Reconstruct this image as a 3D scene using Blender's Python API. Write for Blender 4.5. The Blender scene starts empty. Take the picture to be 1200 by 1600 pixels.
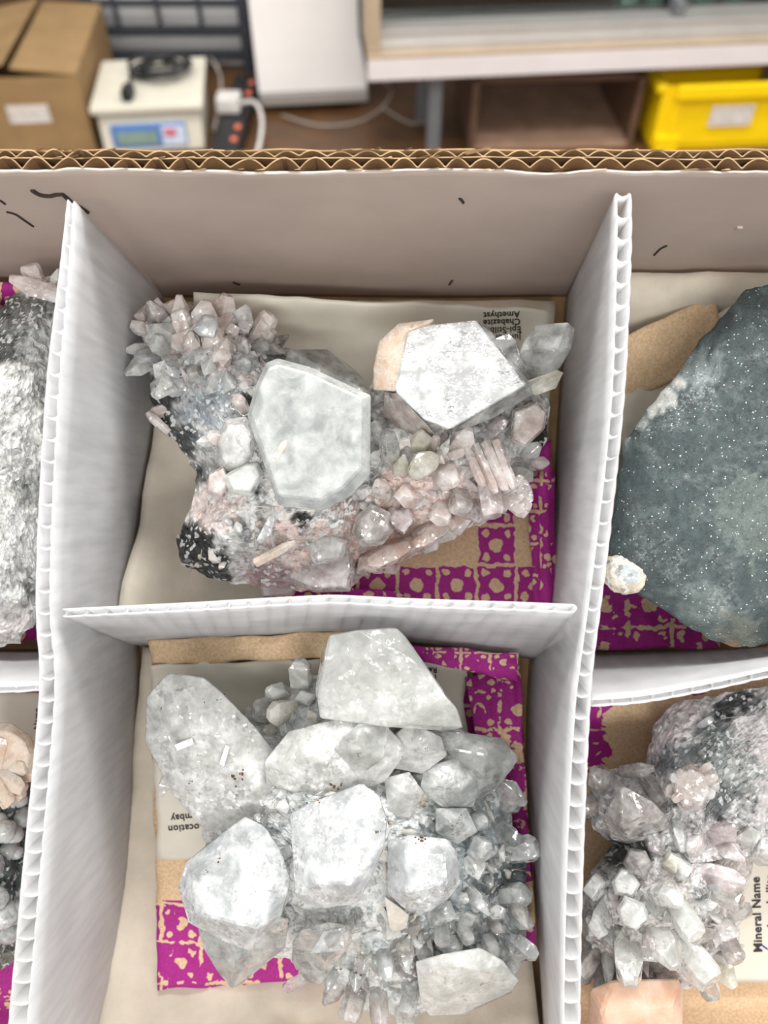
import bpy, bmesh, math, random
from mathutils import Vector, Matrix, noise
from mathutils.bvhtree import BVHTree

# ------------------------------------------------------------------ camera, light, exposure
SC = bpy.context.scene
COL = SC.collection
rnd = random.Random(7)
FPX = 1300.0                     # focal length in pixels of the 1200x1600 frame
DIST = 0.25                      # camera to the plane of the box's rim
CAM_H = 1.16
CAMM = Matrix.Translation((0, 0, CAM_H)) @ Matrix.Rotation(math.radians(40), 4, 'X')
BOX = CAMM @ Matrix.Translation((0, 0, -DIST))     # box frame: x right, y towards the far wall, z out of the box

cam = bpy.data.cameras.new('camera'); camo = bpy.data.objects.new('camera', cam); COL.objects.link(camo)
camo.matrix_world = CAMM
cam.sensor_fit = 'VERTICAL'; cam.sensor_height = 36; cam.sensor_width = 27
cam.lens = FPX / 1600 * 36
cam.clip_start = 0.01
cam.dof.use_dof = True; cam.dof.focus_distance = 0.285; cam.dof.aperture_fstop = 9.0
SC.camera = camo

world = bpy.data.worlds.new('world'); SC.world = world; world.use_nodes = True
world.node_tree.nodes['Background'].inputs[0].default_value = (1.0, 0.988, 0.95, 1)
world.node_tree.nodes['Background'].inputs[1].default_value = 0.62

def tube(name, loc, sx, sy, power, aim):
    l = bpy.data.lights.new(name, 'AREA'); l.shape = 'RECTANGLE'; l.size = sx; l.size_y = sy; l.energy = power
    l.color = (1.0, 0.985, 0.96)
    o = bpy.data.objects.new(name, l); COL.objects.link(o); o.location = loc
    o.rotation_euler = (Vector(aim) - Vector(loc)).to_track_quat('-Z', 'Y').to_euler()
tube('ceiling_tube', (0.05, 0.62, 2.65), 2.4, 0.22, 28, (0.05, 0.3, 0))
tube('ceiling_tube', (0.3, 1.55, 2.65), 2.4, 0.22, 34, (0.2, 2.4, 0))  # unseen extra lamp, added to brighten the things behind the box
tube('ceiling_tube', (0.0, -3.2, 2.65), 2.4, 0.3, 40, (0, 0.2, 0.6))  # unseen lamp behind the camera, added as light from the front
tube('ceiling_tube', (-1.7, 0.9, 2.65), 0.25, 1.6, 12, (-0.6, 0.5, 0.6))  # unseen side lamp, added for more glints on the crystals
tube('ceiling_tube', (1.9, 0.5, 2.65), 0.25, 1.6, 14, (0.6, 0.3, 0.6))  # its counterpart on the right, likewise added for glints

SC.view_settings.view_transform = 'Standard'; SC.view_settings.look = 'None'
SC.view_settings.gamma = 1; SC.view_settings.use_curve_mapping = False
SC.view_settings.exposure = 0.5

# ------------------------------------------------------------------ helpers
def lin(c):
    return tuple(((v / 255) / 12.92 if v / 255 <= 0.04045 else ((v / 255 + 0.055) / 1.055) ** 2.4) for v in c)

def P(px, py, zmm):
    """a point of the box frame that lies zmm above the rim plane (negative = down in the box)"""
    z = zmm / 1000.0
    k = (DIST - z) / FPX
    return Vector(((px - 600) * k, (800 - py) * k, z))

def ray(px, py):
    return (P(px, py, -1000) - Vector((0, 0, DIST))).normalized()

EYE = Vector((0, 0, DIST))

def tag(o, label, cat, group=None):
    o['label'] = label; o['category'] = cat
    if group: o['group'] = group
    return o

def smooth(me, on=True):
    me.polygons.foreach_set('use_smooth', [on] * len(me.polygons))

def mesh_obj(name, bm, mat, parent=None, shift=None, sm=False):
    if shift is not None:
        bmesh.ops.translate(bm, verts=bm.verts, vec=-shift)
    bmesh.ops.recalc_face_normals(bm, faces=bm.faces)
    me = bpy.data.meshes.new(name); bm.to_mesh(me); bm.free()
    if mat: me.materials.append(mat)
    smooth(me, sm)
    o = bpy.data.objects.new(name, me); COL.objects.link(o)
    if parent: o.parent = parent
    return o

class Thing:
    """an Empty at the thing's base (in the box or in the room) that parents its parts"""
    def __init__(self, name, label, cat, base, frame=None, group=None):
        self.base = Vector(base)
        self.o = bpy.data.objects.new(name, None); COL.objects.link(self.o)
        self.o.empty_display_size = 0.01
        self.o.matrix_world = (frame if frame is not None else BOX) @ Matrix.Translation(self.base)
        tag(self.o, label, cat, group)
    def part(self, name, bm, mat, sm=False, label=None, stuff=False, parent=None):
        o = mesh_obj(name, bm, mat, parent or self.o, self.base, sm)
        if label: o['label'] = label
        if stuff: o['kind'] = 'stuff'
        return o

# ------------------------------------------------------------------ materials
class NT:
    def __init__(self, name):
        self.m = bpy.data.materials.new(name); self.m.use_nodes = True
        self.t = self.m.node_tree; self.n = self.t.nodes
        self.b = self.n['Principled BSDF']; self.out = self.n['Material Output']
    def new(self, typ, **kw):
        nd = self.n.new(typ)
        for k, v in kw.items(): setattr(nd, k, v)
        return nd
    def link(self, a, b): self.t.links.new(a, b)
    def set(self, inp, v):
        if hasattr(v, 'is_output'): self.link(v, inp)
        else: inp.default_value = v
    def coord(self):
        return self.new('ShaderNodeTexCoord').outputs['Object']
    def noise(self, scale, detail=4, rough=0.6, vec=None, dist=0.0):
        nd = self.new('ShaderNodeTexNoise'); nd.inputs['Scale'].default_value = scale
        nd.inputs['Detail'].default_value = detail; nd.inputs['Roughness'].default_value = rough
        nd.inputs['Distortion'].default_value = dist
        self.link(vec or self.coord(), nd.inputs['Vector']); return nd
    def ramp(self, fac, stops):
        nd = self.new('ShaderNodeValToRGB'); e = nd.color_ramp.elements
        while len(e) < len(stops): e.new(0.5)
        for el, (p, c) in zip(e, stops):
            el.position = p; el.color = (*c, 1) if len(c) == 3 else c
        self.link(fac, nd.inputs[0]); return nd.outputs[0]
    def math(self, op, a, b=None, c=None, clamp=False):
        nd = self.new('ShaderNodeMath', operation=op); nd.use_clamp = clamp
        for i, v in enumerate((a, b, c)):
            if v is not None: self.set(nd.inputs[i], v)
        return nd.outputs[0]
    def mix(self, fac, a, b, blend='MIX'):
        nd = self.new('ShaderNodeMix', data_type='RGBA', blend_type=blend)
        self.set(nd.inputs[0], fac)
        for i, v in ((6, a), (7, b)):
            if hasattr(v, 'is_output'): self.link(v, nd.inputs[i])
            else: nd.inputs[i].default_value = (*v, 1)
        return nd.outputs[2]
    def bump(self, h, strength, dist=0.001, normal=None):
        nd = self.new('ShaderNodeBump'); nd.inputs['Strength'].default_value = strength
        nd.inputs['Distance'].default_value = dist
        self.link(h, nd.inputs['Height'])
        if normal: self.link(normal, nd.inputs['Normal'])
        return nd.outputs[0]

def g(v): return (v, v, v)

def plain(name, col, rough=0.6, metal=0.0, var=0.08, scale=40, bump=0.0, bscale=400, **kw):
    t = NT(name); c = lin(col)
    n = t.noise(scale)
    dark = tuple(v * (1 - var * 2) for v in c); lite = tuple(min(1, v * (1 + var)) for v in c)
    t.link(t.ramp(n.outputs[0], [(0.3, dark), (0.7, lite)]), t.b.inputs['Base Color'])
    t.b.inputs['Roughness'].default_value = rough; t.b.inputs['Metallic'].default_value = metal
    if bump:
        t.link(t.bump(t.noise(bscale, 6).outputs[0], bump, 0.0006), t.b.inputs['Normal'])
    for k, v in kw.items(): t.b.inputs[k].default_value = v
    return t.m

def crystal_mat(name, col, clear, rough=0.12, spark=0.35, veil=0.5, tint2=None, cell=420, sss=0.25, streak=1.0, milk=0.6):
    """translucent mineral: veils of milky inclusions, cleavage glints inside, glossy faces"""
    t = NT(name); co = t.coord()
    c = lin(col); c2 = lin(tint2) if tint2 else tuple(v * 0.80 for v in c)
    n1 = t.noise(85, 6, 0.68, co, 0.8); n2 = t.noise(420, 5, 0.65, co, 0.4); n3 = t.noise(150, 3, 0.55, co, 0.3)
    base = t.ramp(n1.outputs[0], [(0.38, c2), (0.56, c)])
    wh = t.ramp(n3.outputs[0], [(0.42, g(0)), (0.72, g(1))])
    base = t.mix(t.math('MULTIPLY', wh, veil), base, (0.95, 0.955, 0.955))
    base = t.mix(t.math('MULTIPLY', t.ramp(n2.outputs[0], [(0.30, g(1)), (0.44, g(0))]), 0.22), base, tuple(v * .6 for v in c2))
    t.link(base, t.b.inputs['Base Color'])
    mp = t.new('ShaderNodeMapping'); mp.inputs['Rotation'].default_value = (0.5, 0.3, 0.6); mp.inputs['Scale'].default_value = (1, streak, 1)
    t.link(co, mp.inputs['Vector'])
    def jitter(scale, amt):
        v = t.new('ShaderNodeTexVoronoi'); v.inputs['Scale'].default_value = scale; v.inputs['Randomness'].default_value = 1
        t.link(mp.outputs[0], v.inputs['Vector'])
        vm = t.new('ShaderNodeVectorMath', operation='SUBTRACT'); t.link(v.outputs['Color'], vm.inputs[0]); vm.inputs[1].default_value = (0.5, 0.5, 0.5)
        vs = t.new('ShaderNodeVectorMath', operation='SCALE'); t.link(vm.outputs[0], vs.inputs[0]); t.set(vs.inputs['Scale'], amt)
        return vs.outputs[0]
    patch = t.ramp(n1.outputs[0], [(0.44, g(0.12)), (0.56, g(1))])
    geo = t.new('ShaderNodeNewGeometry')
    va = t.new('ShaderNodeVectorMath', operation='ADD'); t.link(geo.outputs['Normal'], va.inputs[0]); t.link(jitter(cell, t.math('MULTIPLY', patch, spark)), va.inputs[1])
    vb = t.new('ShaderNodeVectorMath', operation='ADD'); t.link(va.outputs[0], vb.inputs[0]); t.link(jitter(cell * 2.6, t.math('MULTIPLY', patch, spark * 1.1)), vb.inputs[1])
    vn = t.new('ShaderNodeVectorMath', operation='NORMALIZE'); t.link(vb.outputs[0], vn.inputs[0])
    t.link(t.bump(n2.outputs[0], 0.10, 0.0008, vn.outputs[0]), t.b.inputs['Normal'])
    t.link(vn.outputs[0], t.b.inputs['Coat Normal'])
    t.link(t.math('MULTIPLY', t.math('SUBTRACT', 1.0, t.math('MULTIPLY', wh, milk)), t.ramp(n1.outputs[0], [(0.35, g(clear)), (0.65, g(clear * (0.65 if clear < .9 else 0.9)))])), t.b.inputs['Transmission Weight'])
    t.link(t.ramp(n1.outputs[0], [(0.3, g(rough * 0.6)), (0.7, g(rough * 1.8))]), t.b.inputs['Roughness'])
    t.b.inputs['IOR'].default_value = 1.53
    t.b.inputs['Subsurface Weight'].default_value = sss
    t.b.inputs['Subsurface Radius'].default_value = (1, 1, 1)
    t.b.inputs['Subsurface Scale'].default_value = 0.007
    t.b.inputs['Coat Weight'].default_value = 0.8; t.b.inputs['Coat Roughness'].default_value = 0.08
    return t.m

def rock_mat(name, gloss=0.45, fine=900, spark=0.25, bump=0.5, grain=0.15, gs=.75):
    t = NT(name); co = t.coord()
    a = t.new('ShaderNodeVertexColor'); a.layer_name = 'Col'
    n = t.noise(fine, 5, 0.7, co); n2 = t.noise(260, 5, 0.7, co)
    m = t.ramp(n2.outputs[0], [(0.36, g(0.7)), (0.6, g(1.08))])
    base = t.mix(1.0, a.outputs[0], m, 'MULTIPLY')
    gv = t.new('ShaderNodeTexVoronoi'); gv.inputs['Scale'].default_value = fine * gs; t.link(co, gv.inputs['Vector'])
    sx = t.new('ShaderNodeSeparateColor'); t.link(gv.outputs['Color'], sx.inputs[0])
    base = t.mix(1.0, base, t.ramp(sx.outputs[0], [(0.0, g(0.6)), (0.14, g(0.95)), (1.0, g(1.15))]), 'MULTIPLY')
    base = t.mix(t.math('MULTIPLY', t.math('GREATER_THAN', sx.outputs[1], 1 - grain), 0.75), base, (0.86, 0.87, 0.87))
    t.link(base, t.b.inputs['Base Color'])
    v = t.new('ShaderNodeTexVoronoi'); v.inputs['Scale'].default_value = fine * 0.8; t.link(co, v.inputs['Vector'])
    h = t.math('ADD', t.math('MULTIPLY', v.outputs['Distance'], -0.6), n.outputs[0])
    t.link(t.bump(h, bump, 0.0012), t.b.inputs['Normal'])
    t.link(t.ramp(v.outputs['Color'], [(0.2, g(gloss * 0.4)), (0.8, g(min(1, gloss * 1.6)))]), t.b.inputs['Roughness'])
    t.b.inputs['Specular IOR Level'].default_value = 0.6
    return t.m

def plastic_mat(name, col, transl=0.45):
    t = NT(name); co = t.coord()
    n = t.noise(30, 3, 0.5, co)
    c = lin(col)
    base = t.ramp(n.outputs[0], [(0.3, tuple(v * 0.93 for v in c)), (0.7, c)])
    # faint oblique scuffs left by the corrugated core
    w = t.new('ShaderNodeTexNoise'); w.inputs['Scale'].default_value = 60; w.inputs['Detail'].default_value = 3
    mp = t.new('ShaderNodeMapping'); mp.inputs['Scale'].default_value = (1, 6, 0.7); mp.inputs['Rotation'].default_value = (0.5, 0, 0)
    t.link(co, mp.inputs['Vector']); t.link(mp.outputs[0], w.inputs['Vector'])
    base = t.mix(1.0, base, t.ramp(w.outputs[0], [(0.35, g(0.93)), (0.6, g(1))]), 'MULTIPLY')
    t.link(base, t.b.inputs['Base Color'])
    t.b.inputs['Roughness'].default_value = 0.38
    t.link(t.bump(w.outputs[0], 0.08, 0.0008), t.b.inputs['Normal'])
    tr = t.new('ShaderNodeBsdfTranslucent'); t.link(base, tr.inputs['Color'])
    mx = t.new('ShaderNodeMixShader'); mx.inputs[0].default_value = transl
    t.link(t.b.outputs[0], mx.inputs[1]); t.link(tr.outputs[0], mx.inputs[2]); t.link(mx.outputs[0], t.out.inputs[0])
    return t.m

def bag_mat(name):
    """kraft paper block-printed in magenta: little four-petalled squares, UV in block units, attribute 'ink' 0 none, 0.5 pattern, 1 solid"""
    t = NT(name); co = t.coord()
    uv = t.new('ShaderNodeUVMap'); uv.uv_map = 'UVMap'
    wob = t.noise(260, 2, 0.5, co)
    vm = t.new('ShaderNodeVectorMath', operation='SUBTRACT'); t.link(wob.outputs['Color'], vm.inputs[0]); vm.inputs[1].default_value = (.5, .5, .5)
    vs = t.new('ShaderNodeVectorMath', operation='SCALE'); t.link(vm.outputs[0], vs.inputs[0]); vs.inputs['Scale'].default_value = 0.22
    va = t.new('ShaderNodeVectorMath', operation='ADD'); t.link(uv.outputs[0], va.inputs[0]); t.link(vs.outputs[0], va.inputs[1])
    sx = t.new('ShaderNodeSeparateXYZ'); t.link(va.outputs[0], sx.inputs[0])
    u, v = sx.outputs[0], sx.outputs[1]
    fu, fv = t.math('FRACT', u), t.math('FRACT', v)
    iu, iv = t.math('FLOOR', u), t.math('FLOOR', v)
    def hole(cu, cv, r):
        d = t.math('SQRT', t.math('ADD', t.math('POWER', t.math('SUBTRACT', fu, cu), 2.0), t.math('POWER', t.math('SUBTRACT', fv, cv), 2.0)))
        return t.math('GREATER_THAN', d, r)
    m = hole(.5, .5, .17)
    for cu, cv in ((.22, .2), (.78, .2), (.22, .8), (.78, .8)):
        m = t.math('MULTIPLY', m, hole(cu, cv, .095))
    for f in (fu, fv):     # gap between the blocks, scalloped
        e = t.math('MULTIPLY', t.math('GREATER_THAN', f, .05), t.math('LESS_THAN', f, .95))
        m = t.math('MULTIPLY', m, e)
    band = t.math('MAXIMUM', t.math('LESS_THAN', t.math('FLOORED_MODULO', iu, 3.0), .5), t.math('LESS_THAN', t.math('FLOORED_MODULO', iv, 3.0), .5))
    pat = t.math('MULTIPLY', m, band)
    at = t.new('ShaderNodeAttribute'); at.attribute_name = 'ink'
    ink = at.outputs['Fac']
    solid = t.math('GREATER_THAN', t.math('ADD', ink, t.math('MULTIPLY', t.math('SUBTRACT', wob.outputs[0], .5), .5)), .75)
    solid = t.math('MULTIPLY', solid, t.math('MAXIMUM', m, t.math('GREATER_THAN', t.noise(120, 2, .5, co).outputs[0], .5)))
    pat = t.math('MULTIPLY', pat, t.math('GREATER_THAN', ink, .25))
    f = t.math('MAXIMUM', pat, solid)
    gr = t.noise(900, 5, .7, co)
    kraft = t.ramp(gr.outputs[0], [(.35, lin((214, 178, 138))), (.65, lin((242, 214, 178)))])
    mag = t.ramp(gr.outputs[0], [(.3, lin((158, 24, 128))), (.7, lin((186, 44, 150)))])
    t.link(t.mix(f, kraft, mag), t.b.inputs['Base Color'])
    t.b.inputs['Roughness'].default_value = .75
    t.link(t.bump(t.noise(140, 6, .6, co).outputs[0], .35, .002), t.b.inputs['Normal'])
    return t.m

M = {}
M['milky'] = crystal_mat('milky_crystal', (230, 232, 228), 0.34, 0.14, 0.36, 0.4, (214, 217, 213), 300, 0.35)
M['dullmilk'] = crystal_mat('dull_milky_crystal', (196, 200, 198), 0.34, 0.2, 0.10, 0.3, (174, 179, 178), 300, 0.3)
M['white'] = crystal_mat('white_crystal', (217, 219, 220), 0.45, 0.10, 0.66, 0.5, (188, 193, 195), 420, 0.35)
M['cloudy'] = crystal_mat('cloudy_crystal', (249, 249, 245), 0.60, 0.08, 0.68, 0.7, (231, 232, 228), 330, 0.3)
M['clear'] = crystal_mat('clear_crystal', (252, 253, 251), 0.98, 0.03, 0.16, 0.3, (244, 247, 243), 200, 0.0, 1.0, 0.35)
M['smoky'] = crystal_mat('smoky_crystal', (230, 224, 220), 0.82, 0.07, 0.55, 0.5, (200, 193, 190), 330, 0.15)
M['pinkish'] = crystal_mat('pinkish_crystal', (249, 237, 232), 0.58, 0.08, 0.6, 0.6, (238, 214, 205), 360, 0.3)
M['lilac'] = crystal_mat('lilac_crystal', (242, 232, 232), 0.66, 0.08, 0.6, 0.5, (214, 198, 198), 420, 0.2)
M['greyblue'] = crystal_mat('greyblue_crystal', (240, 242, 240), 0.68, 0.08, 0.68, 0.5, (212, 217, 216), 330, 0.25)
M['yellowish'] = crystal_mat('yellowish_crystal', (243, 240, 226), 0.66, 0.10, 0.32, 0.5, (230, 224, 202), 420, 0.25)
M['cream'] = crystal_mat('cream_blade', (244, 239, 230), 0.15, 0.25, 0.2, 0.5, (232, 220, 204), 600, 0.4)
M['peach'] = crystal_mat('peach_blade', (244, 222, 200), 0.12, 0.22, 0.32, 0.5, (234, 196, 168), 520, 0.4)
M['peachslab'] = crystal_mat('smooth_peach_mineral', (226, 190, 166), 0.05, 0.35, 0.05, 0.2, (214, 170, 144), 300, 0.4)
pb = M['peachslab'].node_tree.nodes['Principled BSDF']; pb.inputs['Coat Weight'].default_value = 0.0; pb.inputs['Specular IOR Level'].default_value = 0.2
M['pearl'] = crystal_mat('pearly_crystal', (204, 206, 207), 0.4, 0.10, 0.9, 0.6, (200, 201, 201), 480, 0.35, 1.8)
M['rock'] = rock_mat('druse_rock')
M['darkrock'] = rock_mat('dark_sparkling_rock', 0.5, 1500, bump=0.12, grain=0.008, gs=1.9)  # the slab's sparkle is put into the colour as sparse pale specks
M['plastic'] = plastic_mat('corrugated_plastic', (249, 249, 250), 0.6)
M['rib'] = plastic_mat('corrugated_plastic_rib', (253, 253, 253), 0.9)
M['wallpaper'] = plain('grey_white_board', (194, 177, 167), 0.75, var=0.06, scale=18, bump=0.25, bscale=90)
M['kraft'] = plain('kraft_board', (176, 143, 104), 0.85, var=0.12, scale=90, bump=0.25)
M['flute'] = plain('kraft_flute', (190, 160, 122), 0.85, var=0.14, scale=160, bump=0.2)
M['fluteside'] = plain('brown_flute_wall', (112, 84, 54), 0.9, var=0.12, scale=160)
M['torn'] = plain('torn_white_edge', (216, 206, 196), 0.85, var=0.08, scale=200)
M['tear'] = plain('dark_tear', (62, 54, 52), 0.9)
M['label'] = plain('label_paper', (226, 220, 206), 0.5, var=0.04, scale=35, bump=0.1, bscale=70)
M['ink'] = plain('black_ink', (38, 36, 40), 0.6)
M['pen'] = plain('blue_pen', (40, 60, 160), 0.5)
M['cotton'] = plain('cream_cotton', (233, 223, 206), 0.95, var=0.06, scale=60, bump=0.5, bscale=300)
M['bag'] = bag_mat('printed_kraft_bag')

# ------------------------------------------------------------------ room and things far behind (world coordinates)
def W(px, py, z=None, y=None):
    d = CAMM.to_3x3() @ Vector(((px - 600) / FPX, (800 - py) / FPX, -1))
    o = Vector((0, 0, CAM_H))
    k = (z - o.z) / d.z if z is not None else (y - o.y) / d.y
    return o + d * k

def bx(bm, x0, x1, y0, y1, z0, z1, bev=0.0):
    r = bmesh.ops.create_cube(bm, size=1)
    for v in r['verts']:
        v.co = Vector((x0 + (v.co.x + .5) * (x1 - x0), y0 + (v.co.y + .5) * (y1 - y0), z0 + (v.co.z + .5) * (z1 - z0)))
    if bev:
        es = list({e for v in r['verts'] for e in v.link_edges})
        bmesh.ops.bevel(bm, geom=es, offset=bev, segments=2, profile=.6, affect='EDGES')
    return r['verts']

def box_bm(*a, bev=0.0):
    bm = bmesh.new(); bx(bm, *a, bev=bev); return bm

def tube_bm(pts, r, n=8, closed_ends=True):
    bm = bmesh.new(); rings = []
    pts = [Vector(p) for p in pts]
    for i, p in enumerate(pts):
        d = (pts[min(i + 1, len(pts) - 1)] - pts[max(i - 1, 0)]).normalized()
        a = d.cross(Vector((0, 0, 1)))
        if a.length < 1e-4: a = d.cross(Vector((0, 1, 0)))
        a.normalize(); b = d.cross(a)
        rings.append([bm.verts.new(p + (a * math.cos(2 * math.pi * k / n) + b * math.sin(2 * math.pi * k / n)) * r) for k in range(n)])
    for i in range(len(rings) - 1):
        for k in range(n):
            bm.faces.new((rings[i][k], rings[i][(k + 1) % n], rings[i + 1][(k + 1) % n], rings[i + 1][k]))
    if closed_ends:
        bm.faces.new(rings[0]); bm.faces.new(rings[-1])
    return bm

def curve_pts(ctrl, n=24):
    ctrl = [Vector(c) for c in ctrl]; out = []
    for i in range(len(ctrl) - 1):
        p0, p1, p2, p3 = ctrl[max(i - 1, 0)], ctrl[i], ctrl[i + 1], ctrl[min(i + 2, len(ctrl) - 1)]
        k = max(2, n // (len(ctrl) - 1))
        for j in range(k):
            s = j / k
            out.append(0.5 * ((2 * p1) + (p2 - p0) * s + (2 * p0 - 5 * p1 + 4 * p2 - p3) * s * s + (3 * p1 - p0 - 3 * p2 + p3) * s ** 3))
    out.append(ctrl[-1]); return out

def structure(name, bm, mat):
    o = mesh_obj(name, bm, mat); o['kind'] = 'structure'; return o

M['floor'] = plain('brown_wood_floor', (96, 65, 37), 0.45, var=0.2, scale=6)
M['roomwall'] = plain('grey_room_wall', (96, 98, 102), 0.8, var=0.05, scale=3)
M['paleboard'] = plain('pale_grey_board', (222, 222, 222), 0.6, var=0.04, scale=5)
M['railwhite'] = plain('white_painted_rail', (222, 214, 214), 0.45, var=0.03, scale=6)
M['alu'] = plain('aluminium', (196, 192, 188), 0.35, 0.6, var=0.04, scale=8)
M['beige'] = plain('beige_track', (176, 156, 132), 0.5, var=0.06, scale=8)
M['whiteboard'] = plain('white_board', (252, 248, 246), 0.45, var=0.03, scale=5)
M['darkmetal'] = plain('dark_steel', (62, 66, 74), 0.5, 0.3)
M['greymetal'] = plain('grey_steel', (120, 122, 126), 0.45, 0.3)
M['woodlow'] = plain('brown_wood', (104, 77, 59), 0.6, var=0.12, scale=14)  # crate boards painted darker for the shade inside the crate
M['wood'] = plain('pale_wood', (176, 142, 120), 0.6, var=0.12, scale=14)  # same crate, bottom board painted paler where light reaches it
M['darkin'] = plain('dark_interior', (48, 44, 42), 0.8)
M['yellow'] = plain('yellow_plastic', (250, 210, 8), 0.35, var=0.03, scale=10)
M['scale'] = plain('ivory_plastic', (214, 208, 192), 0.45, var=0.03, scale=12)
M['lcd'] = plain('green_display', (138, 160, 146), 0.3)
M['blue'] = plain('blue_panel', (92, 132, 190), 0.4)
M['paleblue'] = plain('pale_blue_panel', (206, 218, 238), 0.4)
M['red'] = plain('red_key', (214, 110, 130), 0.4)
M['black'] = plain('black_plastic', (28, 28, 30), 0.45)
M['orange'] = plain('orange_switch', (236, 120, 90), 0.4)
M['dullcable'] = plain('dull_cable', (160, 152, 144), 0.5)
M['cable'] = plain('white_cable', (214, 210, 206), 0.5)
M['carton'] = plain('brown_carton', (152, 122, 82), 0.8, var=0.08, scale=12)
M['sticker'] = plain('pale_sticker', (214, 206, 200), 0.6, var=0.12, scale=60)
M['greenstone'] = crystal_mat('green_stone', (70, 150, 110), 0.3, 0.15, 0.3, 0.2, (30, 100, 70), 60, 0.1)
tg = NT('showcase_glass'); tg.b.inputs['Transmission Weight'].default_value = 1; tg.b.inputs['Roughness'].default_value = 0.02
tg.b.inputs['Base Color'].default_value = (.75, .8, .8, 1); M['glass'] = tg.m

structure('floor', box_bm(-7, 7, -5, 4.2, -0.06, 0), M['floor'])
structure('wall_back', box_bm(-7, 7, 4.0, 4.1, 0, 2.8), M['roomwall'])

IDM = Matrix.Identity(4)
def yawed(loc, deg):
    return Matrix.Translation(loc) @ Matrix.Rotation(math.radians(deg), 4, 'Z')

# table and slanted stand that carry the box
low = BOX @ Vector((0, -0.222, -0.113)); high = BOX @ Vector((0, 0.108, -0.113))
M['tablewood'] = plain('table_wood', (150, 116, 84), 0.5, var=0.15, scale=10)
t = Thing('display_table', 'wooden table under the slanted stand of the mineral box', 'table', (0, 0, 0), IDM)
zt = low.z - 0.012
t.part('table_top', box_bm(-.45, .45, -.12, .42, zt - .03, zt, bev=.004), M['tablewood'])
for sx in (-.41, .41):
    for sy in (-.08, .38):
        t.part('leg', box_bm(sx - .025, sx + .025, sy - .025, sy + .025, 0, zt - .031), M['tablewood'])
t = Thing('slanted_stand', 'wooden wedge stand on the table tilting the mineral box', 'stand', (0, .15, zt), IDM)
for sx in (-.2, .2):
    bm = bmesh.new()
    n = (BOX.to_3x3() @ Vector((0, 0, 1)))
    q = [Vector((0, low.y, zt)), Vector((0, high.y, zt)), high - n * .008, low - n * .008]
    a = [bm.verts.new(Vector((sx - .012, p.y, p.z))) for p in q]; b = [bm.verts.new(Vector((sx + .012, p.y, p.z))) for p in q]
    bm.faces.new(a); bm.faces.new(b[::-1])
    for i in range(4): bm.faces.new((a[i], a[(i + 1) % 4], b[(i + 1) % 4], b[i]))
    t.part('side_panel', bm, M['tablewood'])
bm = bmesh.new()
q = [low - n * .008, high - n * .008, high - n * .0005, low - n * .0005]
a = [bm.verts.new(Vector((-.23, p.y, p.z))) for p in q]; b = [bm.verts.new(Vector((.23, p.y, p.z))) for p in q]
bm.faces.new(a); bm.faces.new(b[::-1])
for i in range(4): bm.faces.new((a[i], a[(i + 1) % 4], b[(i + 1) % 4], b[i]))
t.part('top_board', bm, M['tablewood'])

# brown carton
def carton():
    a = W(-22, 243, z=0); b = W(150, 240, z=0)
    w = (b - a).length; yaw = math.degrees(math.atan2(b.y - a.y, b.x - a.x))
    fr = yawed(a, yaw + 3)
    t = Thing('brown_carton', 'brown cardboard carton with loose top flaps left of the ivory scale', 'carton', (0, 0, 0), fr)
    h, d, th = .205, .5, .006
    t.part('front_panel', box_bm(0, w, 0, th, 0, h), M['carton'])
    t.part('back_panel', box_bm(0, w, d - th, d, 0, h), M['carton'])
    for x in (0, w - th): t.part('side_panel', box_bm(x, x + th, th, d - th, 0, h), M['carton'])
    t.part('bottom_panel', box_bm(th, w - th, th, d - th, 0, th), M['carton'])
    for s in (0, 1):        # two long flaps, the left one lifted a little more
        bm = bmesh.new(); up = .035 if s == 0 else .022
        x0, x1 = (0, w * .42) if s == 0 else (w, w * .46)
        v = [bm.verts.new(p) for p in ((x0, .0, h), (x1, .0, h + up), (x1, d, h + up * .6), (x0, d, h))]
        f = bm.faces.new(v)
        e = bmesh.ops.extrude_face_region(bm, geom=[f])
        bmesh.ops.translate(bm, verts=[x for x in e['geom'] if isinstance(x, bmesh.types.BMVert)], vec=(0, 0, th))
        t.part('top_flap', bm, M['carton'])
    t.part('sticker', box_bm(w * .32, w * .68, -.0012, 0, h * .42, h * .66), M['sticker'], label='pale paper sticker')
carton()

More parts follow.
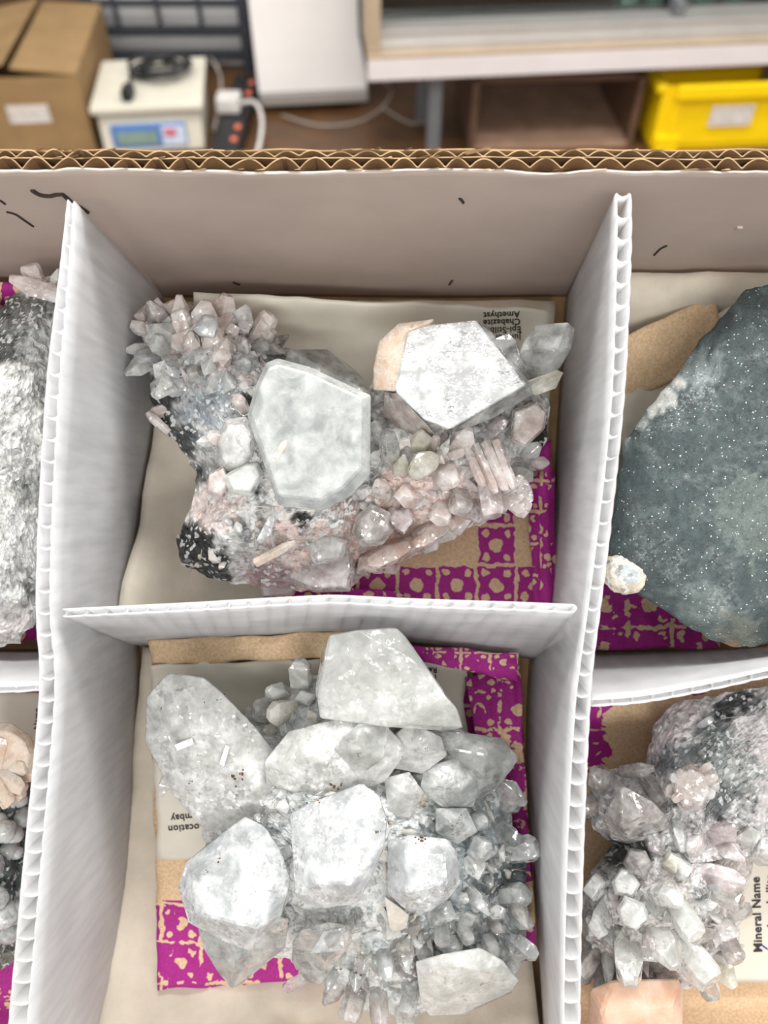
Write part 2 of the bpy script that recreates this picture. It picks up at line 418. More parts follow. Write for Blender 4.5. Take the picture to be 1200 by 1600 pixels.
# ivory scale
def scale():
    a = W(166, 246, z=0); b = W(322, 238, z=0)
    w = (b - a).length; yaw = math.degrees(math.atan2(b.y - a.y, b.x - a.x))
    t = Thing('digital_scale', 'ivory digital weighing scale with blue edged display panel and flat pan', 'scale', (0, 0, 0), yawed(a, yaw))
    h, d = .112, .28
    bm = bmesh.new(); vs = bx(bm, 0, w, 0, d, .008, h)
    for v in vs:
        if v.co.z > .05 and v.co.y < .05: v.co.y += .014
    bmesh.ops.bevel(bm, geom=list(bm.edges), offset=.008, segments=3, profile=.6, affect='EDGES')
    t.part('body', bm, M['scale'])
    t.part('pan', box_bm(-.012, w + .012, -.004, d + .03, h + .006, h + .026, bev=.006), M['scale'])
    t.part('pan_support', box_bm(w * .3, w * .7, d * .3, d * .7, h - .002, h + .007), M['darkmetal'])
    pn = t.part('display_panel', box_bm(.03, w * .84, -.002, .012, .024, .086, bev=.003), M['blue'])
    t.part('display', box_bm(.045, w * .55, -.0035, 0, .036, .068), M['lcd'], parent=pn, label='green liquid crystal display')
    t.part('key_pad', box_bm(w * .6, w * .83, -.0035, 0, .028, .082), M['paleblue'], parent=pn)
    t.part('key', box_bm(w * .63, w * .74, -.0055, -.003, .055, .074), M['red'], parent=pn, label='red key')
    for x in (.03, w - .03):
        for y in (.04, d - .03): t.part('foot', box_bm(x - .012, x + .012, y - .012, y + .012, 0, .009), M['black'])
    fr = t.o.matrix_world
    z = h + .034
    pts = []
    for i in range(90):
        s = i / 89; an = s * 4.2 * 2 * math.pi
        pts.append(fr @ Vector((w * .62 + (.066 + .026 * math.sin(an * .37)) * math.cos(an + .3 * math.sin(an * .6)), d * .62 + (.052 + .02 * math.cos(an * .53)) * math.sin(an) + .02 * s, z + .016 * s + .008 * (1 + math.sin(an * 1.3)))))
    pts += [fr @ Vector(p) for p in ((w * .42, d * .5, z + .03), (w * .34, d * .35, z + .02), (w * .33, d * .2, z))]
    c = Thing('black_cable', 'coiled black power cable lying on the pan of the scale', 'cable', fr @ Vector((w * .6, d * .5, z)), IDM)
    c.part('cord', tube_bm(pts, .0055), M['black'], True)
    p = fr @ Vector((w * .33, d * .2, z))
    c.part('plug', box_bm(p.x - .014, p.x + .014, p.y - .035, p.y + .02, p.z - .006, p.z + .024, bev=.005), M['black'])
scale()

# dark wire grid rack behind the scale
def rack():
    RY = 2.86; a = W(150, 95, y=RY); b = W(394, 95, y=RY)
    zb = 0.0; w = b.x - a.x
    t = Thing('wire_rack', 'dark steel wire grid rack with grey back board behind the scale', 'rack', (a.x, RY, 0), IDM)
    t.part('back_board', box_bm(a.x, b.x, RY + .05, RY + .062, .0, 1.1), M['paleboard'])
    for x in (a.x + .01, b.x - .012): t.part('post', box_bm(x - .014, x + .014, RY - .02, RY + .04, 0, 1.1), M['darkmetal'])
    for py, th in ((86, .012), (48, .012), (5, .008)):
        z = W(280, py, y=RY).z
        t.part('rail', box_bm(a.x + .024, b.x - .026, RY - .01, RY + .015, z - th, z + th), M['darkmetal'])
    for px in (182, 248, 313):
        x = W(px, 30, y=RY).x
        t.part('wire', box_bm(x - .006, x + .006, RY, RY + .012, W(280, 48, y=RY).z + .013, 1.1), M['darkmetal'])
rack()

# white cabinet
def cabinet():
    a = W(410, 178, z=.0); b = W(572, 170, z=.0)
    w = (b - a).length; yaw = math.degrees(math.atan2(b.y - a.y, b.x - a.x))
    t = Thing('white_cabinet', 'plain white upright cabinet with grey bottom trim standing beside the showcase', 'cabinet', (0, 0, 0), yawed(a, yaw))
    t.part('carcass', box_bm(0, w, .02, .4, .05, .95, bev=.004), M['whiteboard'])
    t.part('front_board', box_bm(-.004, w + .004, 0, .019, .06, .95, bev=.004), M['whiteboard'])
    t.part('bottom_trim', box_bm(-.004, w + .006, -.006, .022, .024, .058, bev=.003), M['alu'])
    t.part('plinth', box_bm(.02, w - .02, .04, .38, 0, .051), M['darkin'])
cabinet()

# showcase
def showcase():
    zb = .235
    a = W(575, 128, z=zb); b = W(1200, 101, z=zb)
    yaw = math.degrees(math.atan2(b.y - a.y, b.x - a.x))
    w = (b - a).length + .25
    fr = yawed((a.x, a.y, 0), yaw)
    t = Thing('glass_showcase', 'long glass showcase with aluminium rails and beige sliding door track', 'showcase', (0, 0, 0), fr)
    t.part('bottom_rail', box_bm(0, w, 0, .02, zb, zb + .052, bev=.003), M['railwhite'])
    t.part('ledge', box_bm(0, w, .0, .03, zb + .053, zb + .06), M['beige'])
    t.part('track', box_bm(0, w, .031, .05, zb + .053, zb + .075, bev=.002), M['alu'])
    t.part('upper_track', box_bm(0, w, .051, .15, zb + .06, zb + .1, bev=.003), M['alu'])
    t.part('end_post', box_bm(-.001, .035, .02, .16, zb + .063, .95), M['beige'])
    t.part('base_board', box_bm(.0, w, .021, .3, zb, zb + .05), M['darkin'])
    t.part('glass_pane', box_bm(.035, .86, .12, .125, zb + .101, .95), M['glass'])
    t.part('glass_pane', box_bm(.83, w, .135, .14, zb + .101, .95), M['glass'])
    t.part('door_catch', box_bm(.80, .825, .06, .12, zb + .06, zb + .135, bev=.004), M['greymetal'])
    t.part('back_board', box_bm(0, w, .3, .31, zb, .95), M['darkin'])
    t.part('top_board', box_bm(0, w, .02, .31, .951, .98), M['alu'])
    t.part('end_board', box_bm(w - .01, w, .16, .3, zb + .05, .95), M['darkin'])
    for x in (.165, w - .1):
        t.part('leg', box_bm(x, x + .034, .03, .064, 0, zb - .001), M['greymetal'])
        t.part('leg', box_bm(x, x + .034, 0.25, .284, 0, zb - .001), M['greymetal'])
    for k, (x, s) in enumerate(((.72, .035), (.79, .03), (.93, .04), (1.02, .032))):
        bm = bmesh.new(); bmesh.ops.create_icosphere(bm, subdivisions=2, radius=s)
        for v in bm.verts:
            v.co *= 1 + .35 * noise.noise(v.co * 40 + Vector((k * 9, 0, 0))); v.co.z *= 1.3
        mz = min(v.co.z for v in bm.verts)
        base = Vector((x, .215, zb + .0505)); 
        for v in bm.verts: v.co += base + Vector((0, 0, -mz))
        g_ = Thing('green_stone', ['rounded green mineral stone at the left end inside the glass showcase', 'smaller green mineral stone second from left inside the showcase',
             'largest green mineral stone inside the showcase right of the door catch', 'green mineral stone furthest from the catch inside the showcase'][k], 'stone', base, fr, 'green stones inside the showcase')
        g_.part('body', bm, M['greenstone'])
    return fr, w
showcase()

# wooden crate under the showcase
def crate():
    a = W(733, 243, z=0); b = W(990, 236, z=0)
    w = (b - a).length; yaw = math.degrees(math.atan2(b.y - a.y, b.x - a.x))
    t = Thing('wooden_crate', 'open fronted wooden crate on the floor under the showcase', 'crate', (0, 0, 0), yawed(a + Vector((0, .03, 0)), yaw))
    h, d = .19, .36
    t.part('bottom_board', box_bm(.018, w - .018, 0, d, 0, .014), M['wood'])
    for x in (0, w - .018): t.part('side_board', box_bm(x, x + .018, 0, d, 0, h), M['woodlow'])
    t.part('back_board', box_bm(.018, w - .018, d - .014, d, .014, h), M['woodlow'])
    t.part('top_board', box_bm(.018, w - .018, .02, d - .014, h - .014, h), M['woodlow'])
crate()

# yellow bin
def bin_():
    a = W(1012, 236, z=0); b = W(1240, 226, z=0)
    w = (b - a).length + .08; yaw = math.degrees(math.atan2(b.y - a.y, b.x - a.x))
    t = Thing('yellow_bin', 'bright yellow plastic storage bin with white label under the showcase', 'bin', (0, 0, 0), yawed(a, yaw))
    h, d = .185, .3
    bm = bmesh.new(); vs = bx(bm, .01, w, 0, d, 0, h)
    for v in vs:
        s = v.co.z / h
        v.co.x += (-.012 if v.co.x < w / 2 else .012) * s
        v.co.y += (-.01 if v.co.y < d / 2 else .01) * s
    top = [f for f in bm.faces if f.normal.z > .9]
    r = bmesh.ops.inset_region(bm, faces=top, thickness=.006)
    bmesh.ops.translate(bm, verts=list({v for f in top for v in f.verts}), vec=(0, 0, -h * .9))
    t.part('body', bm, M['yellow'])
    t.part('rim', box_bm(.035, w + .02, -.026, -.008, h - .036, h + .002, bev=.005), M['yellow'])
    t.part('rim', box_bm(-.02, .01, -.012, d, h - .02, h + .002, bev=.005), M['yellow'])
    t.part('corner_rib', box_bm(.04, .058, -.014, .004, .0, h - .03), M['yellow'])
    t.part('bottom_rib', box_bm(.01, .075, -.02, .002, .0, .045), M['yellow'])
    t.part('paper_label', box_bm(.15, .27, -.014, -.008, .07, .125), M['sticker'], label='white paper label')
bin_()

# power strip, plug and cables
def power():
    a = W(352, 243, z=.02); b = W(392, 118, z=.02)
    d = (b - a); L = d.length; yaw = math.degrees(math.atan2(d.y, d.x))
    fr = yawed((a.x, a.y, 0), yaw)
    t = Thing('power_strip', 'black power strip with orange switches on the floor beside the scale', 'power strip', (0, 0, 0), fr)
    t.part('body', box_bm(-.02, L * .9, -.04, .04, .0, .045, bev=.008), M['black'])
    for k in (0, 1, 4, 5): t.part('switch', box_bm(.03 + k * L * .14, .03 + k * L * .14 + .02, -.03, -.014, .044, .05, bev=.002), M['orange'], label='orange switch')
    pl = Thing('white_plug', 'white mains plug with its cable pushed into the power strip', 'plug', fr @ Vector((L * .42, .01, .046)), fr.to_quaternion().to_matrix().to_4x4() if False else IDM)
    p = fr @ Vector((L * .42, .012, .0465))
    pl.part('body', box_bm(p.x - .04, p.x + .03, p.y - .03, p.y + .035, p.z, p.z + .045, bev=.01), M['cable'])
    q = [p + Vector((.03, 0, .02)), p + Vector((.075, -.02, .03)), p + Vector((.10, -.1, .01)), p + Vector((.085, -.2, -.04)), p + Vector((.04, -.24, -.04))]
    pl.part('cord', tube_bm(curve_pts(q), .006), M['cable'], True)
    q = [W(334, 205, z=.01), W(342, 165, z=.05), W(345, 125, z=.09), W(336, 100, z=.12), W(326, 88, z=.02)]
    c = Thing('grey_cable', 'pale grey cable looping up behind the scale', 'cable', q[0], IDM)
    c.part('cord', tube_bm(curve_pts(q), .004), M['dullcable'], True)
    q = [W(440, 180, z=.01), W(500, 196, z=.01), W(560, 190, z=.01), W(600, 165, z=.03), W(612, 140, z=.1), W(600, 128, z=.22)]
    c = Thing('hanging_cable', 'thin white cable drooping from the showcase towards the white cabinet', 'cable', q[0], IDM)
    c.part('cord', tube_bm(curve_pts(q), .003), M['dullcable'], True)
    q = [W(600, 170, z=.01), W(640, 192, z=.01), W(668, 190, z=.01)]
    c = Thing('floor_cable', 'short pale cable lying on the floor beside the showcase leg', 'cable', q[0], IDM)
    c.part('cord', tube_bm(curve_pts(q), .003), M['dullcable'], True)
power()

# ------------------------------------------------------------------ the mineral box (box coordinates from here on)
ZB = -0.107
def yin(z): return 0.1023 + (0.0100) * (z / 0.105)          # inner face of the far wall, leaning in a little
def sheet_bm(fn, nx, nz, th):
    """sheet of points fn(i/nx, k/nz) thickened by th along +y"""
    bm = bmesh.new(); A = []; B = []
    for k in range(nz + 1):
        ra = []; rb = []
        for i in range(nx + 1):
            p = fn(i / nx, k / nz)
            ra.append(bm.verts.new(p)); rb.append(bm.verts.new(p + Vector((0, th, 0))))
        A.append(ra); B.append(rb)
    for k in range(nz):
        for i in range(nx):
            bm.faces.new((A[k][i], A[k][i + 1], A[k + 1][i + 1], A[k + 1][i]))
            bm.faces.new((B[k][i], B[k + 1][i], B[k + 1][i + 1], B[k][i + 1]))
    for i in range(nx):
        bm.faces.new((A[0][i], B[0][i], B[0][i + 1], A[0][i + 1]))
        bm.faces.new((A[nz][i], A[nz][i + 1], B[nz][i + 1], B[nz][i]))
    for k in range(nz):
        bm.faces.new((A[k][0], A[k + 1][0], B[k + 1][0], B[k][0]))
        bm.faces.new((A[k][nx], B[k][nx], B[k + 1][nx], A[k + 1][nx]))
    return bm

XW = 0.246
tb = Thing('mineral_box', 'large tilted corrugated cardboard box lined grey white, holding the partitioned minerals', 'box', (0, 0, ZB - .006))
def nz1(x, s, k=0.0): return noise.noise(Vector((x * s, k, 3.3)))
def wall_liner(u, v):
    x = -XW + 2 * XW * u
    z = (0.0 + .0006 * nz1(x, 70, 1) + .0004 * nz1(x, 300, 5)) * (1 - v) + ZB * v
    top = max(0, 1 - v * 9)
    return Vector((x, yin(z) + top * (.0011 * nz1(x, 28, 2) + .0005 * nz1(x, 90, 4)) + .0006 * noise.noise(Vector((x * 16, z * 16, 0))), z))
lb = sheet_bm(wall_liner, 180, 30, .0005); ltree = BVHTree.FromBMesh(lb)
tb.part('inner_liner', lb, M['wallpaper'], True)
def wallpoint(px, py):
    h = ltree.ray_cast(EYE, ray(px, py)); return h[0]
def torn(u, v):
    p = wall_liner(u, 0); x = p.x
    return Vector((x, p.y - .0001 - .0004 * v * (0.5 + nz1(x, 60, 9)), p.z + .00025 - .0009 * v * (0.6 + nz1(x, 45, 8))))
def cutedge(o):      # the cut top edges show pale fibre, the flute walls are painted darker for the shade inside
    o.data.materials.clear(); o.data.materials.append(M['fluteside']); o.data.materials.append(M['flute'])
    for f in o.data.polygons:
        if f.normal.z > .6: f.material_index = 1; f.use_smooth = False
tb.part('torn_edge', sheet_bm(torn, 300, 1, .0005), M['torn'], label='white torn paper edge')
def flute_fn(y0, amp, pitch, ph, k):
    def f(u, v):
        x = -XW + 2 * XW * u
        a = 2 * math.pi * (x / pitch + .55 * nz1(x, 18, k) + .12 * nz1(x, 90, k + 1)) + ph
        s = 2 * abs(math.sin(a / 2)) - 1
        z = (.0003 + .0009 * nz1(x, 110, k + 3)) * (1 - v) + ZB * v
        return Vector((x, yin(z) + y0 + amp * s * .5 * (1 + .3 * nz1(x, 34, k + 7)), z))
    return f
def flat_fn(y0, k, amp=.0004):
    def f(u, v):
        x = -XW + 2 * XW * u
        z = (.0001 + .0009 * nz1(x, 80, k)) * (1 - v) + ZB * v
        return Vector((x, yin(z) + y0 + amp * nz1(x, 40, k + 2), z))
    return f
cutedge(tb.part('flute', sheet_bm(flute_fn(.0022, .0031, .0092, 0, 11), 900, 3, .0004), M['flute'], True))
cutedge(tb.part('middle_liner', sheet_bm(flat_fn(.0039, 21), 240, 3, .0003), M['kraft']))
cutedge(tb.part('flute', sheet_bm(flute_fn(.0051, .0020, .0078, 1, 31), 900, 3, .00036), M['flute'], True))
tb.part('outer_liner', sheet_bm(flat_fn(.0062, 41, .0003), 240, 3, .0004), M['kraft'])
# ragged fibres on the top edge
bm = bmesh.new()
for k in range(60):
    x = rnd.uniform(-.12, .13); y = yin(0) + rnd.choice((.0002, .0039, .0062)) ; L = rnd.uniform(.002, .006)
    p = [Vector((x, y, .0004)), Vector((x + L, y + rnd.uniform(-.0004, .0007), .0012 + rnd.uniform(0, .0006))), Vector((x + L * .9, y + .0006, .0003)), Vector((x + .0005, y + .0005, -.0006))]
    v = [bm.verts.new(q) for q in p]; bm.faces.new(v[:3]); bm.faces.new((v[0], v[2], v[3])); bm.faces.new((v[0], v[3], v[1])); bm.faces.new((v[1], v[3], v[2]))
p = [P(722, 238, 0), P(766, 229, 1.4), P(765, 233, 1.0), P(730, 242, -.5)]
v = [bm.verts.new(q) for q in p]; bm.faces.new(v[:3]); bm.faces.new((v[0], v[2], v[3])); bm.faces.new((v[0], v[3], v[1])); bm.faces.new((v[1], v[3], v[2]))
tb.part('loose_fibres', bm, M['kraft'], stuff=True)
for pts, r in (([(50, 296), (62, 303), (80, 305), (97, 302), (112, 316), (124, 322), (137, 331)], .0008),
               ([(10, 330), (24, 334), (36, 342), (52, 353)], .0004), ([(0, 312), (8, 318)], .0004),
               ([(718, 309), (722, 313), (724, 316)], .0005), ([(1022, 398), (1032, 388), (1042, 383)], .0004), ([(702, 444), (707, 437)], .0005),
               ([(364, 440), (374, 444)], .0005)):
    tb.part('tear', tube_bm(curve_pts([wallpoint(*q) + Vector((0, -.0002, 0)) for q in pts], 14), r, 6), M['tear'], label='dark tear in the lining')
tb.part('speck', box_bm(*(lambda p: (p.x - .0009, p.x + .0009, p.y - .0007, p.y + .0002, p.z - .0008, p.z + .0008))(wallpoint(1155, 355))), M['peach'])
y1 = yin(0) + .007
tb.part('bottom_board', box_bm(-XW - .006, XW + .006, -.241, y1, ZB - .006, ZB - .0005), M['kraft'])
YF = -.235
for nm, a in (('side_board', (-XW - .006, -XW - .0003, -.241, y1, ZB, 0)), ('side_board', (XW + .0003, XW + .006, -.241, y1, ZB, 0)), ('front_board', (-XW, XW, -.241, YF, ZB, 0))):
    tb.part(nm, box_bm(*a), M['wallpaper'])

# --- corrugated plastic dividers
def lerp_poly(pts, t):
    n = len(pts) - 1; f = t * n; i = min(int(f), n - 1); return pts[i].lerp(pts[i + 1], f - i)
def resample(lines, step):
    """lines: parallel polylines of 3-D points; resample all by the arc length of the first"""
    a = lines[0]; cum = [0]
    for i in range(len(a) - 1): cum.append(cum[-1] + (a[i + 1] - a[i]).length)
    n = max(2, round(cum[-1] / step)); out = [[] for _ in lines]
    for k in range(n + 1):
        s = cum[-1] * k / n; i = 0
        while i < len(a) - 2 and cum[i + 1] < s: i += 1
        f = (s - cum[i]) / (cum[i + 1] - cum[i])
        for o, l in zip(out, lines): o.append(l[i].lerp(l[i + 1], f))
    return out
def slab_faces(bm, A, B):
    """closed solid between two equal grids A[k][i], B[k][i]"""
    K = len(A) - 1; I = len(A[0]) - 1
    A = [[bm.verts.new(p) for p in r] for r in A]; B = [[bm.verts.new(p) for p in r] for r in B]
    for k in range(K):
        for i in range(I):
            bm.faces.new((A[k][i], A[k][i + 1], A[k + 1][i + 1], A[k + 1][i]))
            bm.faces.new((B[k][i], B[k + 1][i], B[k + 1][i + 1], B[k][i + 1]))
        bm.faces.new((A[k][0], A[k + 1][0], B[k + 1][0], B[k][0])); bm.faces.new((A[k][I], B[k][I], B[k + 1][I], A[k + 1][I]))
    for i in range(I):
        bm.faces.new((A[0][i], B[0][i], B[0][i + 1], A[0][i + 1])); bm.faces.new((A[K][i], A[K][i + 1], B[K][i + 1], B[K][i]))
def smooth_poly(pts, n=60):
    return curve_pts(pts, n)
def divider(name, label, topA, topB, bot, step=.0066, jag=.0004, slant=0.0, sk=.00045):
    TA = smooth_poly([P(*p) for p in topA]); TB = smooth_poly([P(*p) for p in topB]); BA = smooth_poly([P(*p) for p in bot])
    BB = [b + (t2 - t1).normalized() * (t2 - t1).length for b, t1, t2 in zip(BA, TA, TB)]
    TA, TB, BA, BB = resample([TA, TB, BA, BB], step / 3)
    n = len(TA)
    t = Thing(name, label, 'divider', (BA[n // 2] + BB[n // 2]) / 2)
    jz = [jag * nz1(p.x + p.y, 400, 2) for p in TA]
    for S, (T, O, B, OB) in enumerate(((TA, TB, BA, BB), (TB, TA, BB, BA))):
        g0 = []; g1 = []
        rows = 10
        for k in range(rows + 1):
            r0 = []; r1 = []
            for i in range(n):
                e = Vector((0, 0, jz[i] + (.0007 * abs(math.sin(math.pi * i / 3)) if S else 0))) if k == 0 else Vector()
                p = (T[i] + e).lerp(B[i], k / rows); q = (O[i] + e).lerp(OB[i], k / rows)
                d = (q - p).normalized()
                # the skin dimples slightly between the ribs
                dim = .00012 * abs(math.sin(math.pi * i / 3)) if k else 0
                r0.append(p + d * dim); r1.append(p + d * (sk + dim))
            g0.append(r0); g1.append(r1)
        bm = bmesh.new(); slab_faces(bm, g0, g1)
        t.part('skin', bm, M['plastic'], True)
    for i in range(0, n, 3):
        d = (TB[i] - TA[i]).normalized(); i2 = min(n - 1, i + 1)
        al = (TA[i2] - TA[i2 - 1]).normalized() * .00028
        w = (TB[i] - TA[i]).length
        bm = bmesh.new(); g0 = []; g1 = []
        for k in range(2):
            T0 = (TA if k == 0 else BA)[i]; T1 = (TB if k == 0 else BB)[i]
            r0 = []; r1 = []
            for m in range(5):
                s = m / 4; p = T0.lerp(T1, .08 + .84 * s) - (Vector((0, 0, .0007 * math.sin(math.pi * s) + .0002)) if k == 0 else Vector((0, 0, -.001)))
                arc = al.normalized() * (.0009 * math.sin(math.pi * s))
                r0.append(p - al + arc); r1.append(p + al + arc)
            g0.append(r0); g1.append(r1)
        slab_faces(bm, g0, g1)
        t.part('rib', bm, M['rib'])
    return t

ZD = -103
topL = [(105, 312), (93, 420), (72, 600), (60, 800), (56, 960), (61, 1080), (38, 1330), (13, 1600), (-22, 2010)]
wL = [12, 17, 23, 24, 25, 27, 30, 32, 34]
divider('long_divider', 'left long white corrugated plastic divider beside the white druse rock', [(x, y, -1 if i else -2) for i, (x, y) in enumerate(topL)],
        [(x + w, y + (3 if i == 0 else 0), -1 if i else -2) for i, ((x, y), w) in enumerate(zip(topL, wL))],
        [(250, 466, ZD), (242, 532, ZD), (228, 657, ZD), (206, 800, ZD), (192, 914, ZD), (200, 1000, ZD), (192, 1178, ZD), (180, 1371, ZD), (140, 1662, ZD)])
topR = [(962, 302), (962, 400), (954, 625), (930, 850), (906, 1030), (896, 1120), (885, 1325), (880, 1530), (880, 1620), (884, 2010)]
wR = [24, 24, 21, 21, 22, 25, 27, 27, 27, 28]
divider('long_divider', 'right long white corrugated plastic divider beside the dark grey slab', [(x, y, -1) for x, y in topR],
        [(x + w, y, -1) for (x, y), w in zip(topR, wR)],
        [(884, 468, ZD), (880, 520, ZD), (870, 675, ZD), (862, 836, ZD), (850, 964, ZD), (828, 1028, ZD), (822, 1175, ZD), (828, 1321, ZD), (834, 1371, ZD), (850, 1662, ZD)])
tm = [(98, 951), (200, 946), (300, 941), (420, 934), (500, 930), (540, 930), (620, 934), (700, 937), (800, 940), (897, 944)]
divider('cross_divider', 'short cross divider of white plastic between the two middle compartments', [(x, y, -3) for x, y in tm],
        [(x, y + 13, -3) for x, y in tm],
        [(x, y, -96) for x, y in ((205, 1000), (260, 999), (330, 996), (420, 992), (490, 988), (520, 988), (590, 992), (660, 999), (740, 1009), (838, 1022))], step=.0062, sk=.0004)
tl = [(-300, 1062), (-150, 1066), (0, 1071), (62, 1068)]
divider('cross_divider', 'short cross divider of white plastic in the left column above the peach mineral', [(x, y, -3) for x, y in tl],
        [(x, y + 11, -3) for x, y in tl], [(-190, 1010, -99), (-90, 1012, -99), (30, 1016, -99), (190, 1014, -99)], step=.0062)
tr_ = [(922, 1092), (1000, 1086), (1100, 1068), (1200, 1046), (1420, 1000)]
divider('cross_divider', 'short cross divider of white plastic under the dark grey slab in the right column', [(x, y, -3) for x, y in tr_],
        [(x + 2, y + 12, -3) for x, y in tr_], [(868, 1020, -99), (950, 1020, -99), (1050, 1016, -99), (1150, 1012, -99), (1310, 1000, -99)], step=.0062)

# --- soft and paper things lying in the compartments
def bil(c, u, v):
    a = [c[0][k] * (1 - u) + c[1][k] * u for k in (0, 1)]; b = [c[3][k] * (1 - u) + c[2][k] * u for k in (0, 1)]
    return a[0] * (1 - v) + b[0] * v, a[1] * (1 - v) + b[1] * v

def patch(c, zf, nx, ny, th, ink=None, uv=None, edge=0.0, seed=0):
    """thin sheet over the quad c (four pixel corners, clockwise from top left) at heights zf(px,py)"""
    bm = bmesh.new(); A = []; B = []
    la = bm.verts.layers.float.new('ink') if ink else None
    src = {}
    for k in range(ny + 1):
        ra = []; rb = []
        for i in range(nx + 1):
            x, y = bil(c, i / nx, k / ny)
            if edge:
                x += edge * noise.noise(Vector((x * .02, y * .02, seed + 5))); y += edge * noise.noise(Vector((x * .02, y * .02, seed + 9)))
            z = zf(x, y)
            va = bm.verts.new(P(x, y, z)); vb = bm.verts.new(P(x, y, z) - Vector((0, 0, th)))
            src[va] = src[vb] = (x, y)
            if ink: va[la] = vb[la] = ink(x, y)
            ra.append(va); rb.append(vb)
        A.append(ra); B.append(rb)
    for k in range(ny):
        for i in range(nx):
            bm.faces.new((A[k][i], A[k + 1][i], A[k + 1][i + 1], A[k][i + 1])); bm.faces.new((B[k][i], B[k][i + 1], B[k + 1][i + 1], B[k + 1][i]))
        bm.faces.new((A[k][0], B[k][0], B[k + 1][0], A[k + 1][0])); bm.faces.new((A[k][nx], A[k + 1][nx], B[k + 1][nx], B[k][nx]))
    for i in range(nx):
        bm.faces.new((A[0][i], A[0][i + 1], B[0][i + 1], B[0][i])); bm.faces.new((A[ny][i], B[ny][i], B[ny][i + 1], A[ny][i + 1]))
    if uv:
        L = bm.loops.layers.uv.new('UVMap')
        for f in bm.faces:
            for l in f.loops: l[L].uv = uv(*src[l.vert])
    return bm

def fr(x, y, s, k=0.0, oct_=3):
    return noise.fractal(Vector((x * s, y * s, k)), 1.0, 2.0, oct_)
def sstep(a, b, x):
    t = max(0, min(1, (x - a) / (b - a))); return t * t * (3 - 2 * t)

def cotton(label, c, zf, n=44):
    cx = sum(p[0] for p in c) / 4; cy = sum(p[1] for p in c) / 4
    t = Thing('cotton_padding', label, 'padding', P(cx, cy, -104), group='cotton padding in the compartments')
    bm = bmesh.new(); A = []; B = []
    for k in range(n + 1):
        ra = []; rb = []
        for i in range(n + 1):
            x, y = bil(c, i / n, k / n); p = P(x, y, -97)
            z = zf(x, y) / 1000
            ra.append(p + Vector((0, 0, z + .097))); rb.append(Vector((p.x, p.y, -.1062)))
        A.append(ra); B.append(rb)
    slab_faces(bm, A, B)
    t.part('batting', bm, M['cotton'], True)

cotton('cream cotton padding under the upper middle specimen', [(262, 470), (868, 470), (840, 985), (208, 985)],
       lambda x, y: -97 + 3 * fr(x, y, .012, 1) + 14 * sstep(300, 215, x) * sstep(820, 920, y) + 7 * sstep(290, 220, x) * sstep(640, 780, y))
cotton('cream cotton padding under the lower middle white crystal cluster', [(222, 1012), (812, 1030), (838, 1660), (158, 1660)],
       lambda x, y: -98 + 3 * fr(x, y, .012, 4) + 13 * sstep(1490, 1590, y) * (1 + .5 * fr(x, y, .014, 8)) + 8 * sstep(250, 190, x) * sstep(1350, 1500, y))
cotton('cream cotton padding under the white druse rock in the left column', [(-255, 478), (225, 478), (165, 985), (-255, 985)], lambda x, y: -98 + 3 * fr(x, y, .012, 12), 24)
cotton('cream cotton padding in the lower left compartment with the peach mineral', [(-255, 1020), (175, 1020), (120, 1655), (-255, 1655)], lambda x, y: -98 + 3 * fr(x, y, .012, 15), 24)
cotton('thick cream cotton padding bulging behind the dark grey slab', [(902, 458), (1440, 458), (1440, 985), (880, 985)],
       lambda x, y: -98 + 2 * fr(x, y, .012, 18) + (30 + 5 * fr(x, y, .008, 3)) * sstep(585, 480, y) , 44)
cotton('cream cotton padding under the pale crystal cluster in the lower right compartment', [(860, 1024), (1440, 1015), (1440, 1655), (872, 1655)], lambda x, y: -99 + 3 * fr(x, y, .012, 22), 24)

def bag(label, c, zf, ink, uv, nx=40, ny=40, folds=(), edge=6, seed=0, th=.003):
    cx = sum(p[0] for p in c) / 4; cy = sum(p[1] for p in c) / 4
    t = Thing('paper_bag', label, 'paper bag', P(cx, cy, -96), group='printed paper bags under the minerals')
    t.part('body', patch(c, zf, nx, ny, th, ink, uv, edge, seed), M['bag'], True)
    for fc, fz, fi, fu in folds:
        t.part('folded_edge', patch(fc, fz, 40, 10, .0006, fi, fu, 5, seed + 3), M['bag'], True)
    return t

uvU = lambda x, y: ((x - 745) / 62, (y - 883) / 62)
bag('printed kraft bag with magenta blocks under the upper middle specimen', [(430, 735), (860, 690), (862, 985), (420, 985)],
    lambda x, y: -89 + 1.2 * fr(x, y, .02, 2) + 7 * sstep(828, 850, x) * sstep(880, 860, x) + 5 * sstep(905, 940, y) * sstep(640, 560, x),
    lambda x, y: max(sstep(835, 850, x) * .9, .5, .95 * sstep(790, 745, y) * sstep(800, 830, x)), uvU,
    folds=[([(825, 735), (866, 735), (868, 965), (836, 965)], lambda x, y: -83 + 3 * fr(x, y, .03, 6) - .02 * abs(x - 850) ** 1.5, lambda x, y: .9, lambda x, y: ((x - 745) / 50, y / 50)),
           ([(545, 918), (618, 925), (660, 950), (520, 950)], lambda x, y: -82 + 1.5 * fr(x, y, .04, 16), lambda x, y: 1.0, lambda x, y: (x / 50, y / 50))])
uvL = lambda x, y: ((x - 252) / 62, (y - 1412) / 62)
def inkL(x, y):
    return max(.95 * sstep(700, 735, x), 0.92 * sstep(1405, 1415, y) * sstep(1475, 1440, y), .95 * sstep(1466, 1474, y)) if not (x > 250 and y < 1405 and x < 690) else 0.0
